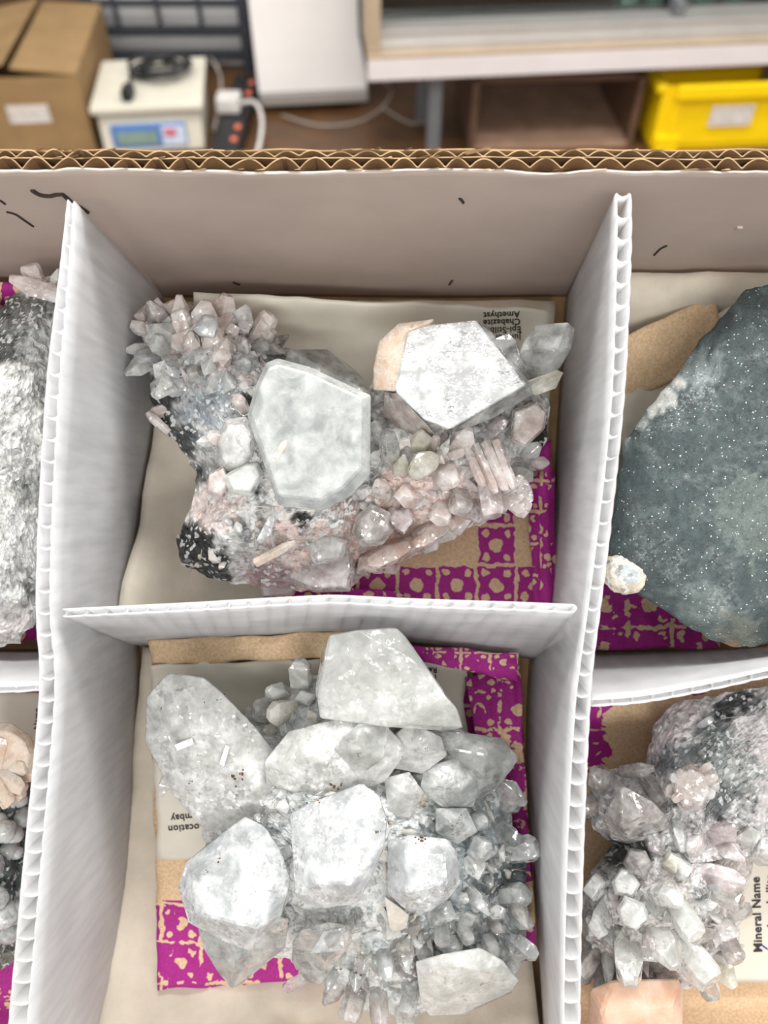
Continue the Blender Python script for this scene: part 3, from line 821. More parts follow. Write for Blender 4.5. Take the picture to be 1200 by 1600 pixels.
bag('crumpled kraft bag with magenta print under the lower middle white crystal cluster', [(236, 1012), (812, 1035), (836, 1500), (246, 1548)],
    lambda x, y: -89 + 1.8 * fr(x, y, .02, 31) + 6 * sstep(760, 815, x) * (.6 + fr(x, y, .03, 37)) + 2.5 * fr(x, y, .05, 33) * sstep(720, 780, x), inkL, uvL, 56, 56,
    folds=[([(230, 1000), (612, 984), (612, 1022), (236, 1040)], lambda x, y: -72 + 3 * fr(x, y, .03, 41) - .012 * abs(y - 1008) ** 1.6, lambda x, y: 0.0, uvL),
           ([(598, 1004), (812, 1022), (806, 1064), (598, 1022)], lambda x, y: -71 + 3 * fr(x, y, .03, 44) - .012 * abs(y - 1030) ** 1.6, lambda x, y: .86, lambda x, y: (x / 45, y / 30)),
           ([(728, 1060), (812, 1040), (838, 1500), (800, 1470)], lambda x, y: -80 + 4 * fr(x, y, .03, 47, 4), lambda x, y: .8 + .25 * fr(x, y, .02, 3), lambda x, y: (x / 60, y / 60))])
bag('magenta printed bag end peeping out below the dark grey slab', [(905, 880), (1120, 900), (1125, 1012), (890, 1016)],
    lambda x, y: -84 + 3 * fr(x, y, .02, 51, 4), lambda x, y: .84, lambda x, y: (x / 70, y / 70), 40, 24)
bag('sandy kraft bag flap between the cotton and the dark grey slab', [(960, 530), (1118, 462), (1135, 560), (950, 640)],
    lambda x, y: -69 + 1.5 * fr(x, y, .015, 53) - .05 * max(0, y - 520), lambda x, y: 0.0, lambda x, y: (x / 70, y / 70), 24, 16, th=.0008)
bag('plain kraft bag with magenta corner behind the pale crystal cluster at lower right', [(900, 1070), (1440, 1030), (1440, 1640), (880, 1640)],
    lambda x, y: -90 + 2 * fr(x, y, .014, 55) + 10 * sstep(1180, 1090, y), lambda x, y: .95 * sstep(952, 930, x + 18 * fr(x, y, .02, 3)) * sstep(1215, 1190, y) + .9 * sstep(1112, 1100, y + .15 * (x - 920)), lambda x, y: (x / 60, y / 60), 48, 48)
bag('magenta printed bag under the white druse rock in the left column', [(-200, 440), (150, 440), (150, 1000), (-200, 1000)],
    lambda x, y: -90 + 2 * fr(x, y, .014, 58) + 20 * sstep(500, 450, y), lambda x, y: .85 - .5 * sstep(500, 440, y) * sstep(30, 0, x), lambda x, y: (x / 60, y / 60), 30, 40)
bag('magenta printed bag in the lower left compartment under the dark mineral', [(-200, 1040), (165, 1035), (120, 1640), (-200, 1640)],
    lambda x, y: -90 + 2 * fr(x, y, .014, 61), lambda x, y: .82, lambda x, y: (x / 60, y / 60), 30, 40)

def lettering(t, bm_src, text, px, py, size, ang, mat=None, bold=.025, name='lettering', lift=.0003, back=0):
    """flat printed words laid on the sheet: px,py = baseline start in pixels, size = letter height in pixels, ang = reading direction"""
    cu = bpy.data.curves.new('lettering', 'FONT'); cu.body = text; cu.size = 1; cu.offset = bold; cu.space_character = 1.08
    ob = bpy.data.objects.new('lettering', cu); COL.objects.link(ob)
    me0 = bpy.data.meshes.new_from_object(ob.evaluated_get(bpy.context.evaluated_depsgraph_get()))
    bpy.data.objects.remove(ob); bpy.data.curves.remove(cu)
    bm = bmesh.new(); bm.from_mesh(me0); bpy.data.meshes.remove(me0)
    ca, sa = math.cos(math.radians(ang)), math.sin(math.radians(ang))
    for v in bm.verts:
        a, b = v.co.x * size, v.co.y * size
        x = px + a * ca - b * sa; y = py - (a * sa + b * ca)
        h = bm_src.ray_cast(EYE, ray(x, y))
        p = h[0] if h[0] else P(x, y, -88)
        v.co = p - ray(x, y) * lift
    bmesh.ops.triangulate(bm, faces=bm.faces)
    o = t.part(name, bm, mat or M['ink'])
    return o

def label_paper(label, c, zf, words, nx=40, ny=30, edge=3, seed=0, extra=None):
    cx = sum(p[0] for p in c) / 4; cy = sum(p[1] for p in c) / 4
    t = Thing('paper_label', label, 'label', P(cx, cy, -90), group='mineral labels of off white paper')
    bm = patch(c, zf, nx, ny, .0003, None, None, edge, seed)
    tree = BVHTree.FromBMesh(bm)
    t.part('sheet', bm, M['label'], True)
    for w in words: lettering(t, tree, *w)
    return t

label_paper('off white mineral label with upside down names behind the upper middle specimen', [(302, 456), (861, 484), (850, 745), (330, 770)],
            lambda x, y: -84 + 3.5 * fr(x, y, .006, 71) + 14 * sstep(540, 462, y) * sstep(760, 560, x) + 5 * sstep(520, 470, y),
            [('Amethyst', 812, 486.5, 13.5, 182), ('Chabazite', 813, 498, 13.5, 182), ('Epi-Stilbite', 814, 510, 13.5, 182), ('Juniperite', 814, 522, 13.5, 182)], 50, 40, 4, 3)
label_paper('off white mineral label reading Location behind the lower middle white crystal cluster', [(231, 1036), (727, 1030), (727, 1330), (247, 1342)],
            lambda x, y: -85.5 + 2 * fr(x, y, .007, 75) + 10 * sstep(1090, 1030, y) + 4 * sstep(300, 235, x) * sstep(1330, 1200, y),
            [('Location', 319, 1287, 15, 184), ('Bombay', 318, 1269, 15, 186), ('Pune', 322, 1252, 15, 188), ('India', 330, 1237, 15, 188), ('Ref', 683, 1043, 12, 182), ('No', 682, 1054, 12, 182)], 50, 40, 7, 6)
label_paper('creased grey white paper sheet tucked under the dark grey slab', [(975, 590), (1150, 470), (1180, 700), (970, 720)],
            lambda x, y: -74 + 2 * fr(x, y, .012, 78) + 4 * sstep(620, 500, y), [], 24, 24, 4, 8)
label_paper('off white mineral label reading Mineral Name at the right frame edge', [(1040, 1330), (1330, 1330), (1330, 1535), (1060, 1535)],
            lambda x, y: -83 + 1.2 * fr(x, y, .01, 81), [('Mineral Name', 1191, 1488, 19, 92), ('Apophyllite', 1211, 1452, 17, 92), ('/', 1199, 1484, 20, 70, M['pen'])], 30, 24, 3, 9)
label_paper('off white mineral label half hidden behind the peach mineral at left', [(-160, 1084), (66, 1082), (62, 1235), (-160, 1235)],
            lambda x, y: -80 + 1.0 * fr(x, y, .01, 84), [('Stilbite', 45, 1215, 15, 90), ('Name', 62, 1140, 13, 90)], 24, 20, 2, 10)

# ------------------------------------------------------------------ minerals
def rock(t, outline, zedge, ztop, zbot, palette, blobs=(), lumps=(), N=200, R=60, pw=2.2, disp=2.0, dscale=.03, center=None, mat='rock', name='matrix', fine=.5, edge=6, seed=0, smoothsh=False, thr=(.45, .5)):
    pts = [Vector((x, y, 0)) for x, y in outline]
    if center is None:
        cx = sum(p.x for p in pts) / len(pts); cy = sum(p.y for p in pts) / len(pts)
    else: cx, cy = center
    seg = [(pts[i], pts[(i + 1) % len(pts)]) for i in range(len(pts))]
    tot = sum((b - a).length for a, b in seg); ring = []
    for k in range(N):
        s = tot * k / N
        for a, b in seg:
            L = (b - a).length
            if s <= L: ring.append(a.lerp(b, s / L)); break
            s -= L
    bm = bmesh.new(); lc = bm.loops.layers.color.new('Col') if False else None
    top = []; info = {}
    c = Vector((cx, cy, 0))
    def colour(x, y):
        n = .5 + .5 * fr(x, y, .028, seed + 1, 5) + .25 * fr(x, y, .12, seed + 2, 3)
        i = max(0, min(len(palette) - 1.001, n * (len(palette) - 1))); k = int(i)
        a, b = palette[k], palette[min(k + 1, len(palette) - 1)]
        col = [a[j] + (b[j] - a[j]) * (i - k) for j in range(3)]
        for bx_, by_, br, bc, bs in blobs:
            d = math.hypot(x - bx_, y - by_) / br
            if d < 1.6:
                w = bs * sstep(1.15, .7, d + .7 * fr(x, y, .06, seed + bx_, 4))
                col = [col[j] + (bc[j] - col[j]) * w for j in range(3)]
        return col
    for r in range(R):
        q = (r + .6) / (R - .4); row = []
        for o in ring:
            p = c.lerp(o, q)
            if q > .6: 
                s = edge * (q - .6) / .4
                p = p + Vector((s * fr(p.x, p.y, .05, seed + 3), s * fr(p.x, p.y, .05, seed + 4), 0))
            z = zedge + (ztop - zedge) * (1 - q ** pw)
            for lx, ly, lr, lz in lumps:
                z += lz * math.exp(-((p.x - lx) ** 2 + (p.y - ly) ** 2) / (lr * lr))
            z += disp * fr(p.x, p.y, dscale, seed + 5, 4) + fine * fr(p.x, p.y, .16, seed + 6, 3)
            v = bm.verts.new(P(p.x, p.y, z)); info[v] = (p.x, p.y); row.append(v)
        top.append(row)
    cv = bm.verts.new(P(cx, cy, ztop + sum(l[3] * math.exp(-((cx - l[0]) ** 2 + (cy - l[1]) ** 2) / l[2] ** 2) for l in lumps))); info[cv] = (cx, cy)
    for k in range(N): bm.faces.new((cv, top[0][k], top[0][(k + 1) % N]))
    for r in range(R - 1):
        for k in range(N): bm.faces.new((top[r][k], top[r + 1][k], top[r + 1][(k + 1) % N], top[r][(k + 1) % N]))
    prev = top[-1]
    for (q, zq) in ((1.0, (zedge + zbot) / 2), (.86, zbot), (.3, zbot)):
        row = []
        for o in ring:
            p = c.lerp(o, q); k = .97 if q == 1.0 else q
            p = c.lerp(o, k)
            v = bm.verts.new(P(p.x, p.y, zq + 1.5 * fr(p.x, p.y, .04, seed + 8))); info[v] = (p.x, p.y); row.append(v)
        for k in range(N): bm.faces.new((prev[k], row[k], row[(k + 1) % N], prev[(k + 1) % N]))
        prev = row
    bm.faces.new(prev)
    bmesh.ops.recalc_face_normals(bm, faces=bm.faces)
    tree = BVHTree.FromBMesh(bm)
    bm.verts.index_update(); order = [info[v] for v in bm.verts]
    o = t.part(name, bm, M[mat], smoothsh)
    ca = o.data.color_attributes.new('Col', 'FLOAT_COLOR', 'POINT')
    flat = []
    for x, y in order:
        flat.extend(lin([max(0, min(255, q)) for q in colour(x, y)])); flat.append(1.0)
    ca.data.foreach_set('color', flat)
    t.tree = tree
    return o

def finish_hull(bm, bev, nrm=6):
    r = bmesh.ops.convex_hull(bm, input=bm.verts)
    junk = [e for e in r['geom_interior'] if isinstance(e, bmesh.types.BMVert)]
    if junk: bmesh.ops.delete(bm, geom=junk, context='VERTS')
    loose = [v for v in bm.verts if not v.link_faces]
    if loose: bmesh.ops.delete(bm, geom=loose, context='VERTS')
    bmesh.ops.dissolve_limit(bm, angle_limit=math.radians(nrm), verts=bm.verts, edges=bm.edges)
    if bev:
        bmesh.ops.bevel(bm, geom=list(bm.edges), offset=bev, segments=1, profile=.5, affect='EDGES')
    return bm

def hull(t, pts, mat, bev=.0003, name='crystal', label=None):
    bm = bmesh.new()
    for p in pts: bm.verts.new(P(*p))
    return t.part(name, finish_hull(bm, bev), M[mat], label=label)

def block(t, face, z, depth, mat, gx=0., gy=0., inset=.82, drop=4, shrink=.6, dx=0, dy=0, bev=.0004, name='crystal', label=None, sh=(0, 0)):
    """crystal whose outline is face; its top face is inset and tilted (gx, gy in mm per 100 px), sides drop to a narrower root"""
    cx = sum(p[0] for p in face) / len(face); cy = sum(p[1] for p in face) / len(face)
    pts = []
    zt = lambda x, y: z + gx * (x - cx) / 100 + gy * (y - cy) / 100
    for x, y in face:
        pts.append((cx + (x - cx) * inset + sh[0], cy + (y - cy) * inset + sh[1], zt(x, y)))
        pts.append((x, y, zt(x, y) - drop))
        pts.append((cx + (x - cx) * shrink + dx, cy + (y - cy) * shrink + dy, z - depth))
    return hull(t, pts, mat, bev, name, label)

def prism_bm(base, tip, rad, sides=6, tipfrac=.3, cut=.25, flat=1.0, rng=None, bev=0.0002, taper=.92, rot=None):
    rng = rng or rnd
    ax = (tip - base); L = ax.length; ax.normalize()
    a = ax.cross(Vector((0, 0, 1)))
    if a.length < .05: a = ax.cross(Vector((0, 1, 0)))
    a.normalize(); b = ax.cross(a)
    r0 = rng.uniform(0, 6.28) if rot is None else rot
    bm = bmesh.new()
    for k in range(sides):
        an = r0 + 2 * math.pi * k / sides + rng.uniform(-.14, .14); rr = rad * rng.uniform(.85, 1.12)
        d = a * math.cos(an) * rr + b * math.sin(an) * rr * flat
        bm.verts.new(base + d * taper); bm.verts.new(base + ax * L * (1 - tipfrac) * rng.uniform(.92, 1.05) + d)
        bm.verts.new(base + ax * L * rng.uniform(.97, 1.0) + d * cut)
    return finish_hull(bm, bev, 4)

def surf(t, px, py, dflt=-60):
    h = t.tree.ray_cast(EYE, ray(px, py))
    if h[0] is None: return P(px, py, dflt), Vector((0, 0, 1))
    return h[0], h[1] if h[1].z > 0 else -h[1]

def cr(t, px, py, L, W_, ang, tilt, mat, sides=6, tipfrac=.35, cut=.2, flat=1.0, z=None, sink=.35, label=None, name='crystal', bev=.0002):
    """crystal rooted at a pixel of the specimen, length and width in pixels, growing at ang (0 right, 90 up in the picture) and tilt towards the eye"""
    p, n = surf(t, px, py)
    if tipfrac == .35 and cut == .2 and sides == 6:      # no two habits quite alike
        q = random.Random(px * 7.1 + py * 3.3); tipfrac, cut = q.choice(((.35, .25), (.25, .5), (.2, .7), (.4, .35), (.15, .8), (.5, .2))); sides = q.choice((4, 5, 5, 6)); flat = q.uniform(.6, 1)
    if z is not None: p = P(px, py, z)
    k = (DIST - p.z) / FPX; a = math.radians(ang); e = math.radians(tilt)
    d = Vector((math.cos(a) * math.cos(e), math.sin(a) * math.cos(e), math.sin(e)))
    base = p - d * L * k * sink
    return t.part(name, prism_bm(base, p + d * L * k, W_ * k * .5, sides, tipfrac, cut, flat, bev=bev), M[mat], label=label)

def chunk(t, px, py, size, mat, r, flat=.8, npt=9, sink=.15, elong=1.0):
    """blocky cleaved grain: hull of a few points on a squashed ball, sunk into the surface"""
    p, n = surf(t, px, py); k = (DIST - p.z) / FPX; R_ = size * k * .5
    M3 = Matrix.Rotation(r.uniform(0, 6.28), 3, Vector((r.gauss(0, 1), r.gauss(0, 1), r.gauss(0, 1))).normalized())
    bm = bmesh.new()
    for i in range(npt):
        v = Vector((r.gauss(0, 1), r.gauss(0, 1), r.gauss(0, 1))).normalized()
        v = Vector((max(-.7, min(.7, v.x)) * elong, max(-.75, min(.75, v.y)), max(-.75, min(.75, v.z)) * flat)) * 1.35
        bm.verts.new(p + (M3 @ v) * R_ + n * R_ * (sink))
    return t.part('crystal', finish_hull(bm, .00015, 10), M[mat])

def inpoly(x, y, poly):
    c = False; j = len(poly) - 1
    for i in range(len(poly)):
        if (poly[i][1] > y) != (poly[j][1] > y) and x < (poly[j][0] - poly[i][0]) * (y - poly[i][1]) / (poly[j][1] - poly[i][1]) + poly[i][0]: c = not c
        j = i
    return c

def scatter(t, poly, n, Lr, Wr, mats, center=None, tilt=(20, 75), sides=(5, 6), tipfrac=.4, cut=.25, flat=1.0, seed=0, spread=50, chunky=.5):
    r = random.Random(seed); xs = [p[0] for p in poly]; ys = [p[1] for p in poly]; k = 0; tries = 0
    while k < n and tries < n * 40:
        tries += 1
        x, y = r.uniform(min(xs), max(xs)), r.uniform(min(ys), max(ys))
        if not inpoly(x, y, poly): continue
        if center: ang = math.degrees(math.atan2(-(y - center[1]), x - center[0])) + r.uniform(-spread, spread)
        else: ang = r.uniform(0, 360)
        if r.random() < chunky:
            chunk(t, x, y, r.uniform(*Lr) * r.choice((.6, .9, 1.3)), r.choice(mats), r, r.uniform(.5, 1), r.choice((8, 9, 10, 12)), r.uniform(-.1, .3), r.uniform(1, 1.5)); k += 1; continue
        L = r.uniform(*Lr) * r.choice((.6, .8, 1, 1, 1.25))
        tf, cu = r.choice(((.45, .15), (.3, .4), (.2, .7), (.12, .85), (.6, .1)))
        cr(t, x, y, L, L * r.uniform(*Wr), ang, r.uniform(*tilt), r.choice(mats), r.choice((4, 4, 5, 6)), tf, cu * r.uniform(.7, 1.15), r.uniform(.55, 1.0), sink=.5)
        k += 1

WHITE, PALE, GREY, BLUE, DARK = (238, 236, 234), (214, 214, 214), (160, 166, 170), (150, 162, 172), (46, 48, 46)
PINK, PINKD, PEACH = (238, 216, 210), (222, 190, 182), (234, 200, 184)

# --- upper middle specimen
A = Thing('mineral_specimen', 'pinkish crystal cluster on grey rock with two large white crystals, upper middle compartment', 'mineral', P(560, 720, -86))
outA = [(228, 545), (222, 505), (250, 482), (300, 476), (370, 500), (440, 540), (470, 600), (575, 650), (596, 560), (640, 520), (740, 520), (830, 580), (858, 628), (856, 690), (828, 720), (828, 758),
        (795, 800), (700, 838), (640, 866), (575, 893), (545, 920), (470, 922), (400, 916), (330, 905), (285, 880), (274, 842), (300, 788), (306, 740), (282, 700), (246, 660), (234, 620)]
rock(A, outA, -66, -46, -86, [(92, 94, 92), (150, 152, 152), (188, 190, 190), (228, 226, 224), WHITE, (236, 226, 220), WHITE],
     blobs=[(300, 855, 42, DARK, 1), (330, 890, 30, DARK, .9), (345, 880, 16, DARK, 1), (245, 630, 34, DARK, .95), (280, 690, 36, (60, 64, 62), .9), (312, 740, 20, DARK, 1), (384, 623, 15, (40, 40, 38), 1),
            (470, 812, 14, DARK, 1), (848, 680, 30, DARK, 1), (320, 620, 55, BLUE, .7), (260, 590, 30, (70, 74, 76), .8), (430, 560, 34, (110, 114, 114), .8),
            (640, 830, 90, PEACH, .9), (720, 800, 70, PINK, .9), (590, 870, 60, PINKD, .85), (660, 760, 60, PINK, .7), (560, 800, 40, (170, 150, 145), .6), (500, 880, 60, PINKD, .7),
            (420, 920, 50, (170, 138, 140), .85), (330, 790, 40, PINK, .7), (440, 840, 36, PINK, .8), (300, 520, 70, PINK, .8), (380, 530, 60, PINK, .7), (360, 720, 50, PALE, .6)],
     lumps=[(310, 540, 80, 10), (370, 710, 70, 8), (330, 850, 60, 6), (700, 720, 80, 8), (480, 880, 60, 4), (600, 640, 60, -6)], N=260, R=80, disp=3.2, dscale=.03, center=(520, 745), seed=3, fine=.9)
# big milky crystal and the clear plate standing behind it
hull(A, [(452, 545, -44), (512, 545, -50), (562, 583, -48), (580, 614, -40), (430, 600, -40), (540, 640, -66), (450, 610, -70), (575, 660, -66)], 'clear', label='clear greenish plate')
block(A, [(416, 566), (434, 559), (482, 572), (545, 598), (580, 617), (581, 680), (579, 742), (548, 776), (506, 798), (470, 796), (434, 790), (424, 752), (400, 692), (386, 650), (398, 604)], -27, 38, 'dullmilk', 2.5, -2.5, .88, 5, .7, bev=.0005, label='large milky white crystal', sh=(-4, -3))
# pearly crystal with peach side
hull(A, [(592, 532, -36), (622, 505, -34), (678, 498, -33), (642, 514, -30), (634, 560, -30), (619, 612, -33), (583, 610, -42), (583, 575, -40), (600, 600, -70), (680, 560, -70), (690, 520, -70)], 'peach', .0004, label='peach coloured side plate')
hull(A, [(636, 518, -29), (664, 508, -30), (744, 500, -29.5), (776, 540, -27), (822, 602, -23), (764, 630, -21.5), (702, 672, -20), (662, 656, -21), (617, 612, -24), (631, 560, -27),
         (640, 540, -60), (740, 520, -60), (800, 600, -60), (700, 640, -60), (640, 600, -60)], 'pearl', .0005, label='pearly lustrous crystal')
hull(A, [(745, 500, -33), (759, 506, -34), (830, 600, -27), (834, 616, -32), (770, 654, -30), (704, 680, -28), (823, 603, -24), (764, 634, -22), (777, 540, -30), (740, 600, -62), (800, 600, -62)], 'clear', .0004)
hull(A, [(600, 612, -42), (620, 614, -36), (664, 660, -34), (690, 690, -44), (640, 680, -50), (598, 650, -52), (640, 640, -66)], 'pinkish')
# clear crystals at its right
hull(A, [(837, 507, -22), (888, 503, -21), (899, 512, -26), (893, 545, -25), (868, 548, -20), (812, 548, -26), (820, 530, -24), (806, 590, -36), (840, 605, -34), (876, 574, -30), (820, 600, -58), (850, 560, -58)], 'clear', .0004)
hull(A, [(768, 531, -32), (795, 519, -30), (806, 532, -28), (812, 556, -28), (826, 575, -30), (818, 600, -32), (796, 580, -30), (780, 556, -30), (790, 590, -60), (810, 580, -60)], 'clear', .0003)
hull(A, [(812, 600, -30), (846, 588, -29), (868, 577, -30), (881, 582, -33), (869, 607, -36), (838, 618, -36), (816, 612, -38), (830, 600, -60), (850, 596, -60)], 'yellowish', .0003)
block(A, [(800, 640), (840, 625), (856, 640), (852, 670), (820, 700), (796, 690)], -44, 25, 'pinkish', 4, 2)
# crystals along the lower right edge
for a in ((612, 726, 70, 34, 96, 50, 'clear'), (626, 738, 52, 30, 80, 62, 'yellowish'), (600, 690, 44, 30, 130, 50, 'clear'), (596, 714, 36, 30, 200, 50, 'cloudy'),
          (640, 715, 40, 34, -70, 40, 'clear'), (660, 700, 46, 44, 100, 60, 'yellowish'), (712, 700, 60, 46, 60, 60, 'pinkish'), (690, 740, 52, 44, -40, 60, 'pinkish'),
          (735, 735, 48, 40, 20, 60, 'cloudy'), (715, 772, 50, 42, -80, 55, 'smoky'), (694, 790, 42, 40, -110, 50, 'pinkish'), (650, 780, 50, 40, 170, 55, 'pinkish'),
          (600, 770, 44, 36, 120, 60, 'pinkish'), (626, 800, 46, 40, -120, 60, 'lilac'), (560, 770, 34, 26, 10, 50, 'cloudy')):
    cr(A, *a)
hull(A, [(635, 735, -36), (650, 706, -34), (674, 704, -33), (690, 712, -35), (684, 732, -36), (660, 751, -38), (640, 750, -40), (655, 735, -60), (672, 720, -60)], 'yellowish', .0007, label='rounded cream crystal')
for x0, y0, x1, y1, w in ((742, 694, 776, 772, 17), (758, 690, 792, 768, 18), (774, 688, 803, 766, 17), (730, 700, 756, 762, 16)):
    A.part('blade', prism_bm(P(x0, y0, -42), P(x1, y1, -37), w * .0002 * .6, 5, .16, .55, 1.0), M['pinkish'], label='pink bladed crystal')
cr(A, 762, 758, 56, 40, -84, 25, 'lilac', z=-46); cr(A, 730, 790, 40, 34, -50, 40, 'lilac'); cr(A, 745, 800, 28, 24, -120, 40, 'pinkish')
for an in (-40, -20, 0, 18, 34, 52):
    cr(A, 788, 778, 46, 24, an, 20, 'lilac' if an % 4 else 'pinkish', z=-50, flat=.5, tipfrac=.2, cut=.6)
for a in ((820, 712, 34, 34, 40, 40, 'cloudy'), (838, 724, 22, 22, 0, 30, 'lilac'), (806, 740, 30, 28, -20, 50, 'cloudy'), (812, 690, 40, 30, 80, 50, 'cloudy')): cr(A, *a)
block(A, [(555, 805), (580, 786), (610, 800), (616, 830), (598, 852), (566, 856), (548, 835)], -42, 22, 'smoky', 3, -3, .7, 4, label='smooth grey crystal')
block(A, [(612, 795), (640, 790), (648, 815), (632, 836), (612, 826)], -44, 18, 'lilac', 3, 2)
block(A, [(640, 832), (690, 806), (715, 814), (690, 842), (650, 856)], -52, 22, 'pinkish', 0, 5, .7, 4, .8)
block(A, [(565, 868), (610, 850), (640, 858), (600, 888), (566, 892)], -55, 20, 'pinkish', 3, 3, .7, 4, .8)
block(A, [(655, 850), (690, 838), (686, 860), (660, 868)], -54, 14, 'lilac')
M['pinkmass'] = crystal_mat('pink_mass', (242, 216, 206), 0.45, 0.12, 0.5, 0.5, (230, 192, 178), 420, 0.45)
for q in ([(560, 872), (600, 846), (650, 834), (662, 852), (630, 876), (585, 896), (558, 892)], [(630, 850), (662, 818), (710, 800), (724, 812), (706, 834), (660, 862), (636, 868)], [(690, 822), (716, 790), (745, 786), (748, 800), (722, 826), (700, 836)]):
    block(A, q, -51, 24, 'pinkmass', 2, 7, .66, 5, .85, bev=.0003, label='pale pink crystalline mass')
for x, y, sz in ((580, 872, 30), (604, 862, 34), (628, 852, 30), (645, 842, 36), (668, 832, 34), (690, 820, 34), (712, 808, 30), (600, 880, 26), (660, 848, 26), (735, 798, 26), (560, 884, 26)):
    chunk(A, x, y, sz, rnd.choice(('pinkmass', 'pinkmass', 'pinkish')), rnd, .7, 10, .9, 1.5)
# lower middle plates
block(A, [(455, 870), (500, 850), (552, 850), (556, 890), (548, 925), (490, 926), (440, 905)], -54, 22, 'lilac', 3, 2, .8, 5)
block(A, [(470, 845), (520, 832), (545, 845), (536, 876), (490, 884)], -47, 20, 'cloudy', 4, 4, .7, 5)
block(A, [(400, 900), (440, 890), (470, 905), (460, 930), (410, 935)], -66, 16, 'lilac', 0, 0)
A.part('blade', prism_bm(P(398, 880, -50), P(462, 846, -46), .0022, 5, .3, .4, .6), M['peach'], label='cream needle bundle')
A.part('blade', prism_bm(P(430, 716, -30), P(448, 688, -28), .0018, 5, .3, .4, .6), M['peach'], label='cream needle bundle')
hull(A, [(400, 845, -43), (420, 806, -41), (430, 808, -42), (424, 836, -42), (408, 850, -44), (412, 830, -56), (424, 820, -56)], 'white', .0002)
# middle left group
block(A, [(334, 690), (352, 655), (384, 650), (400, 672), (398, 712), (372, 740), (344, 735)], -38, 26, 'cloudy', 3, -4, .7, 5)
block(A, [(345, 745), (385, 722), (404, 722), (414, 742), (394, 775), (360, 772)], -38, 24, 'milky', -3, 4, .72, 4)
block(A, [(324, 740), (350, 728), (360, 752), (346, 778), (322, 770)], -40, 22, 'pinkish', 0, 0)
for a in ((405, 665, 36, 26, 60, 60, 'clear'), (430, 680, 34, 30, 100, 50, 'clear'), (414, 725, 26, 24, -40, 60, 'clear'), (380, 640, 30, 26, 110, 55, 'pinkish'), (352, 690, 36, 28, 160, 55, 'pinkish'),
          (328, 690, 26, 22, 190, 50, 'cloudy')): cr(A, *a)
# upper left tuft
for a in ((285, 506, 48, 34, 88, 35, 'pinkish'), (258, 510, 46, 34, 120, 30, 'smoky'), (238, 520, 36, 30, 160, 30, 'pinkish'), (228, 545, 34, 26, 190, 30, 'cloudy'), (236, 562, 48, 34, 215, 20, 'cloudy'),
          (246, 524, 34, 28, 110, 60, 'clear'), (320, 508, 40, 44, 80, 30, 'pinkish'), (345, 505, 46, 44, 70, 25, 'pinkish'), (372, 515, 44, 40, 60, 30, 'smoky'), (400, 525, 44, 34, 50, 25, 'pinkish'),
          (425, 540, 36, 26, 25, 25, 'clear'), (436, 550, 26, 14, 0, 20, 'clear'), (395, 548, 40, 24, 5, 50, 'clear'), (410, 540, 30, 26, 60, 50, 'pinkish'), (262, 545, 34, 32, 150, 60, 'cloudy'),
          (280, 560, 34, 30, 250, 60, 'clear'), (300, 575, 40, 28, -60, 50, 'clear'), (265, 590, 50, 46, 250, 40, 'cloudy'), (300, 540, 36, 34, 60, 70, 'pinkish'), (335, 535, 44, 46, 100, 60, 'pinkish'),
          (350, 560, 36, 34, -80, 60, 'pinkish'), (375, 545, 38, 40, 30, 65, 'smoky'), (330, 565, 36, 30, -100, 50, 'cloudy'), (255, 640, 26, 22, 200, 10, 'pinkish'), (255, 668, 34, 18, 135, 10, 'pinkish')):
    cr(A, *a)
for x, y, sz, m in ((232, 500, 34, 'pinkish'), (250, 488, 36, 'lilac'), (275, 500, 34, 'white'), (262, 522, 40, 'cloudy'), (290, 530, 36, 'pinkish'), (348, 522, 46, 'pinkish'), (372, 512, 44, 'lilac'), (398, 528, 46, 'pinkish'),
                    (420, 548, 40, 'clear'), (380, 556, 36, 'cloudy'), (244, 560, 40, 'white'), (268, 578, 44, 'cloudy'), (308, 560, 40, 'white'), (330, 590, 36, 'cloudy'), (285, 600, 34, 'white'), (352, 592, 30, 'greyblue')):
    chunk(A, x, y, sz, m, rnd, rnd.uniform(.5, .8), 10, .35, 1.4)
block(A, [(298, 512), (318, 490), (338, 494), (342, 512), (336, 530), (312, 526)], -33, 20, 'white', 2, 6, .8, 3)
block(A, [(360, 564), (384, 556), (396, 566), (390, 580), (368, 582)], -42, 16, 'clear', 2, 0)
scatter(A, [(215, 500), (290, 478), (440, 545), (440, 570), (320, 590), (250, 600)], 74, (12, 34), (.5, .9), ['pinkish', 'pinkish', 'cloudy', 'clear', 'lilac', 'pinkish', 'white'], (330, 580), (15, 65), seed=1, chunky=.8)
scatter(A, [(600, 650), (830, 640), (840, 720), (800, 800), (640, 860), (560, 880), (545, 800), (590, 760)], 80, (10, 28), (.5, 1.0), ['pinkish', 'pinkish', 'cloudy', 'lilac', 'smoky', 'clear'], (660, 740), (20, 75), seed=2)
scatter(A, [(290, 790), (470, 790), (540, 830), (540, 915), (400, 910), (300, 880)], 60, (6, 18), (.6, 1.0), ['pinkish', 'cloudy', 'white', 'cream'], None, (30, 80), seed=3)
scatter(A, [(250, 590), (400, 560), (390, 660), (320, 720), (270, 660)], 60, (5, 14), (.7, 1.1), ['greyblue', 'cloudy', 'white', 'white'], None, (30, 85), seed=4)

